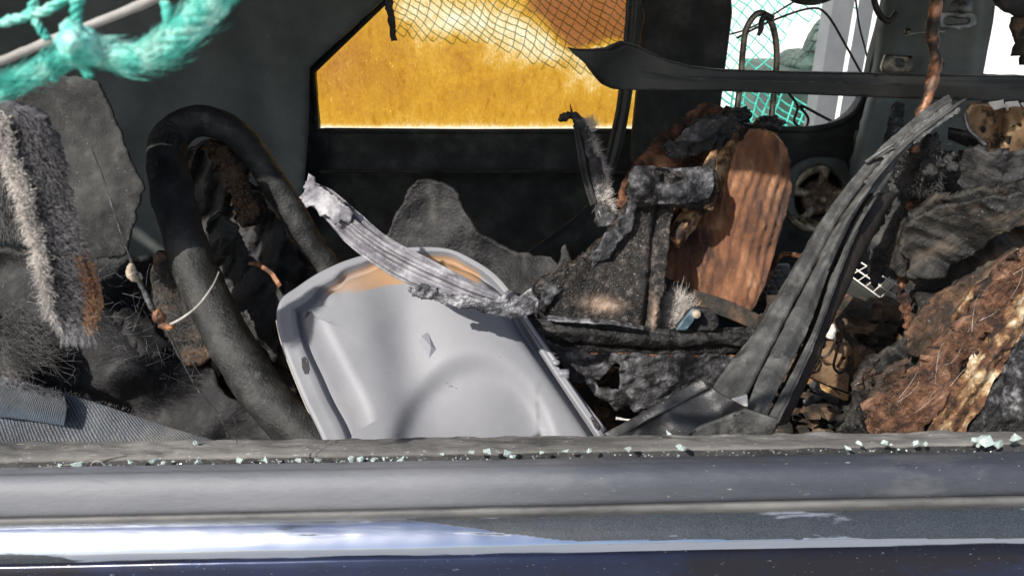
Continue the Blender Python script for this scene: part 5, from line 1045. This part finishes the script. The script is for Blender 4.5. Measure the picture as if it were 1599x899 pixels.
# ================================================================== glass crumbs along the channel
rg = random.Random(11)
def crumb(x, y, s, d, label, group='crumbs of broken window glass along the sill', flat=.8, m='crumb', name='glass_crumb', cat='glass crumb'):
    bm = bmesh.new(); r = px2m(s, d)
    for _ in range(11): bm.verts.new((rg.uniform(-1, 1) * r, rg.uniform(-.8, .8) * r, rg.uniform(-.7, .8) * r * flat))
    bmesh.ops.convex_hull(bm, input=bm.verts); bmesh.ops.delete(bm, geom=[q for q in bm.verts if not q.link_faces], context='VERTS')
    bm.verts.index_update(); c = P(x, y, d)
    o = build(name, [c + q.co for q in bm.verts], [tuple(q.index for q in ff.verts) for ff in bm.faces], M[m], None, False); bm.free()
    return tag(o, label, cat, group)
CR = [(95, 729, 8, 'pair'), (118, 726, 9, ''), (151, 704, 8, ''), (202, 721, 7, ''), (240, 719, 8, ''), (243, 702, 9, ''), (255, 722, 6, ''), (304, 690, 5, ''), (309, 720, 7, ''), (373, 719, 8, ''), (398, 700, 5, ''), (415, 717, 9, ''), (466, 718, 7, ''), (497, 717, 7, ''), (548, 717, 9, ''), (563, 717, 8, ''), (585, 718, 8, ''), (600, 717, 5, ''), (625, 716, 8, ''), (645, 696, 5, ''), (690, 709, 5, ''), (736, 706, 6, ''), (760, 705, 9, ''), (792, 707, 9, ''), (800, 712, 6, ''), (845, 706, 7, ''), (882, 703, 9, ''), (921, 703, 7, ''), (980, 702, 8, ''), (1045, 677, 8, ''), (1063, 701, 12, ''), (1324, 699, 6, ''), (1342, 692, 6, ''), (1382, 690, 8, ''), (1392, 694, 5, ''), (1430, 690, 9, ''), (1446, 692, 6, ''), (1520, 686, 9, ''), (1540, 688, 16, ''), (1562, 690, 14, ''), (1584, 684, 12, ''), (1530, 694, 8, '')]
def lab(i, x, y, s):
    if abs(y - 677) < 2: return 'round glass crumb resting under the folded trim wedge'
    if x == 1063: return 'largest single glass crumb of the channel, right below the folded trim wedge'
    if x > 1510: return 'chunk in the pile of crushed glass at the sill end'
    if y < 712 - x * .016: return 'glass crumb up on the dusty inner seal'
    if x < 330: return 'glass crumb in the channel below the belt webbing'
    if x < 480: return 'glass crumb in the channel below the steering wheel'
    if x < 650: return 'glass crumb in the channel under the left half of the panel'
    if x < 950: return 'glass crumb in the channel under the right half of the panel'
    if x < 1300: return 'greenish glass crumb in the channel just left of the large crumb'
    return 'glass crumb in the channel before the heaped seat'
LB = [lab(i, x, y, s) for i, (x, y, s, t) in enumerate(CR)]
ORD = ['leftmost', 'second from the left', 'third from the left', 'fourth from the left', 'fifth from the left', 'sixth from the left', 'seventh from the left', 'eighth from the left', 'ninth from the left']
LBL = []
for i, (x, y, s, t) in enumerate(CR):
    same = sorted(q for q in range(len(CR)) if LB[q] == LB[i]) if LB.count(LB[i]) > 1 else []
    same.sort(key=lambda q: CR[q][0]); LBL.append(LB[i] + (', ' + ORD[same.index(i)] if same else ''))
for i, (x, y, s, t) in enumerate(CR):
    d = .478 if y > 713 - x * .02 else .508
    if y == 677: d = .535
    crumb(x, y, s * .95, d, LBL[i])
for i in range(95):
    x = rg.choice([rg.uniform(60, 460), rg.uniform(480, 850), rg.uniform(860, 1599)]); y = 727 - x * .0165 + rg.uniform(-3, 4)
    crumb(x, y, rg.uniform(1.0, 2.6), .476, 'tiny glass splinter scattered in the window channel', 'tiny glass splinters in the window channel', name='glass_splinter', cat='glass splinter')
crumb(1281, 690, 8, .507, 'tan pebble on the inner seal near the right strips', 'grit on the sill', m='pebble', name='pebble', cat='pebble')
crumb(97, 706, 4, .51, 'small yellow crumb on the inner seal at the left', 'grit on the sill', m='tan', name='foam_crumb', cat='crumb')
o = tube('pale_thread', [(40, 732, .474), (80, 728, .478), (130, 722, .485), (180, 712, .492), (220, 709, .50), (280, 703, .505), (320, 695, .515)], .8, M['greywire'], None, n=60, seg=6); tag(o, 'long pale thread lying along the inner seal at the left', 'thread')
o = tube('thread_loop', [(142, 727, .474), (146, 721, .474), (156, 720, .474), (166, 727, .474)], 1.3, M['greywire'], None, n=20, seg=6); tag(o, 'short curled pale thread in the window channel', 'thread')
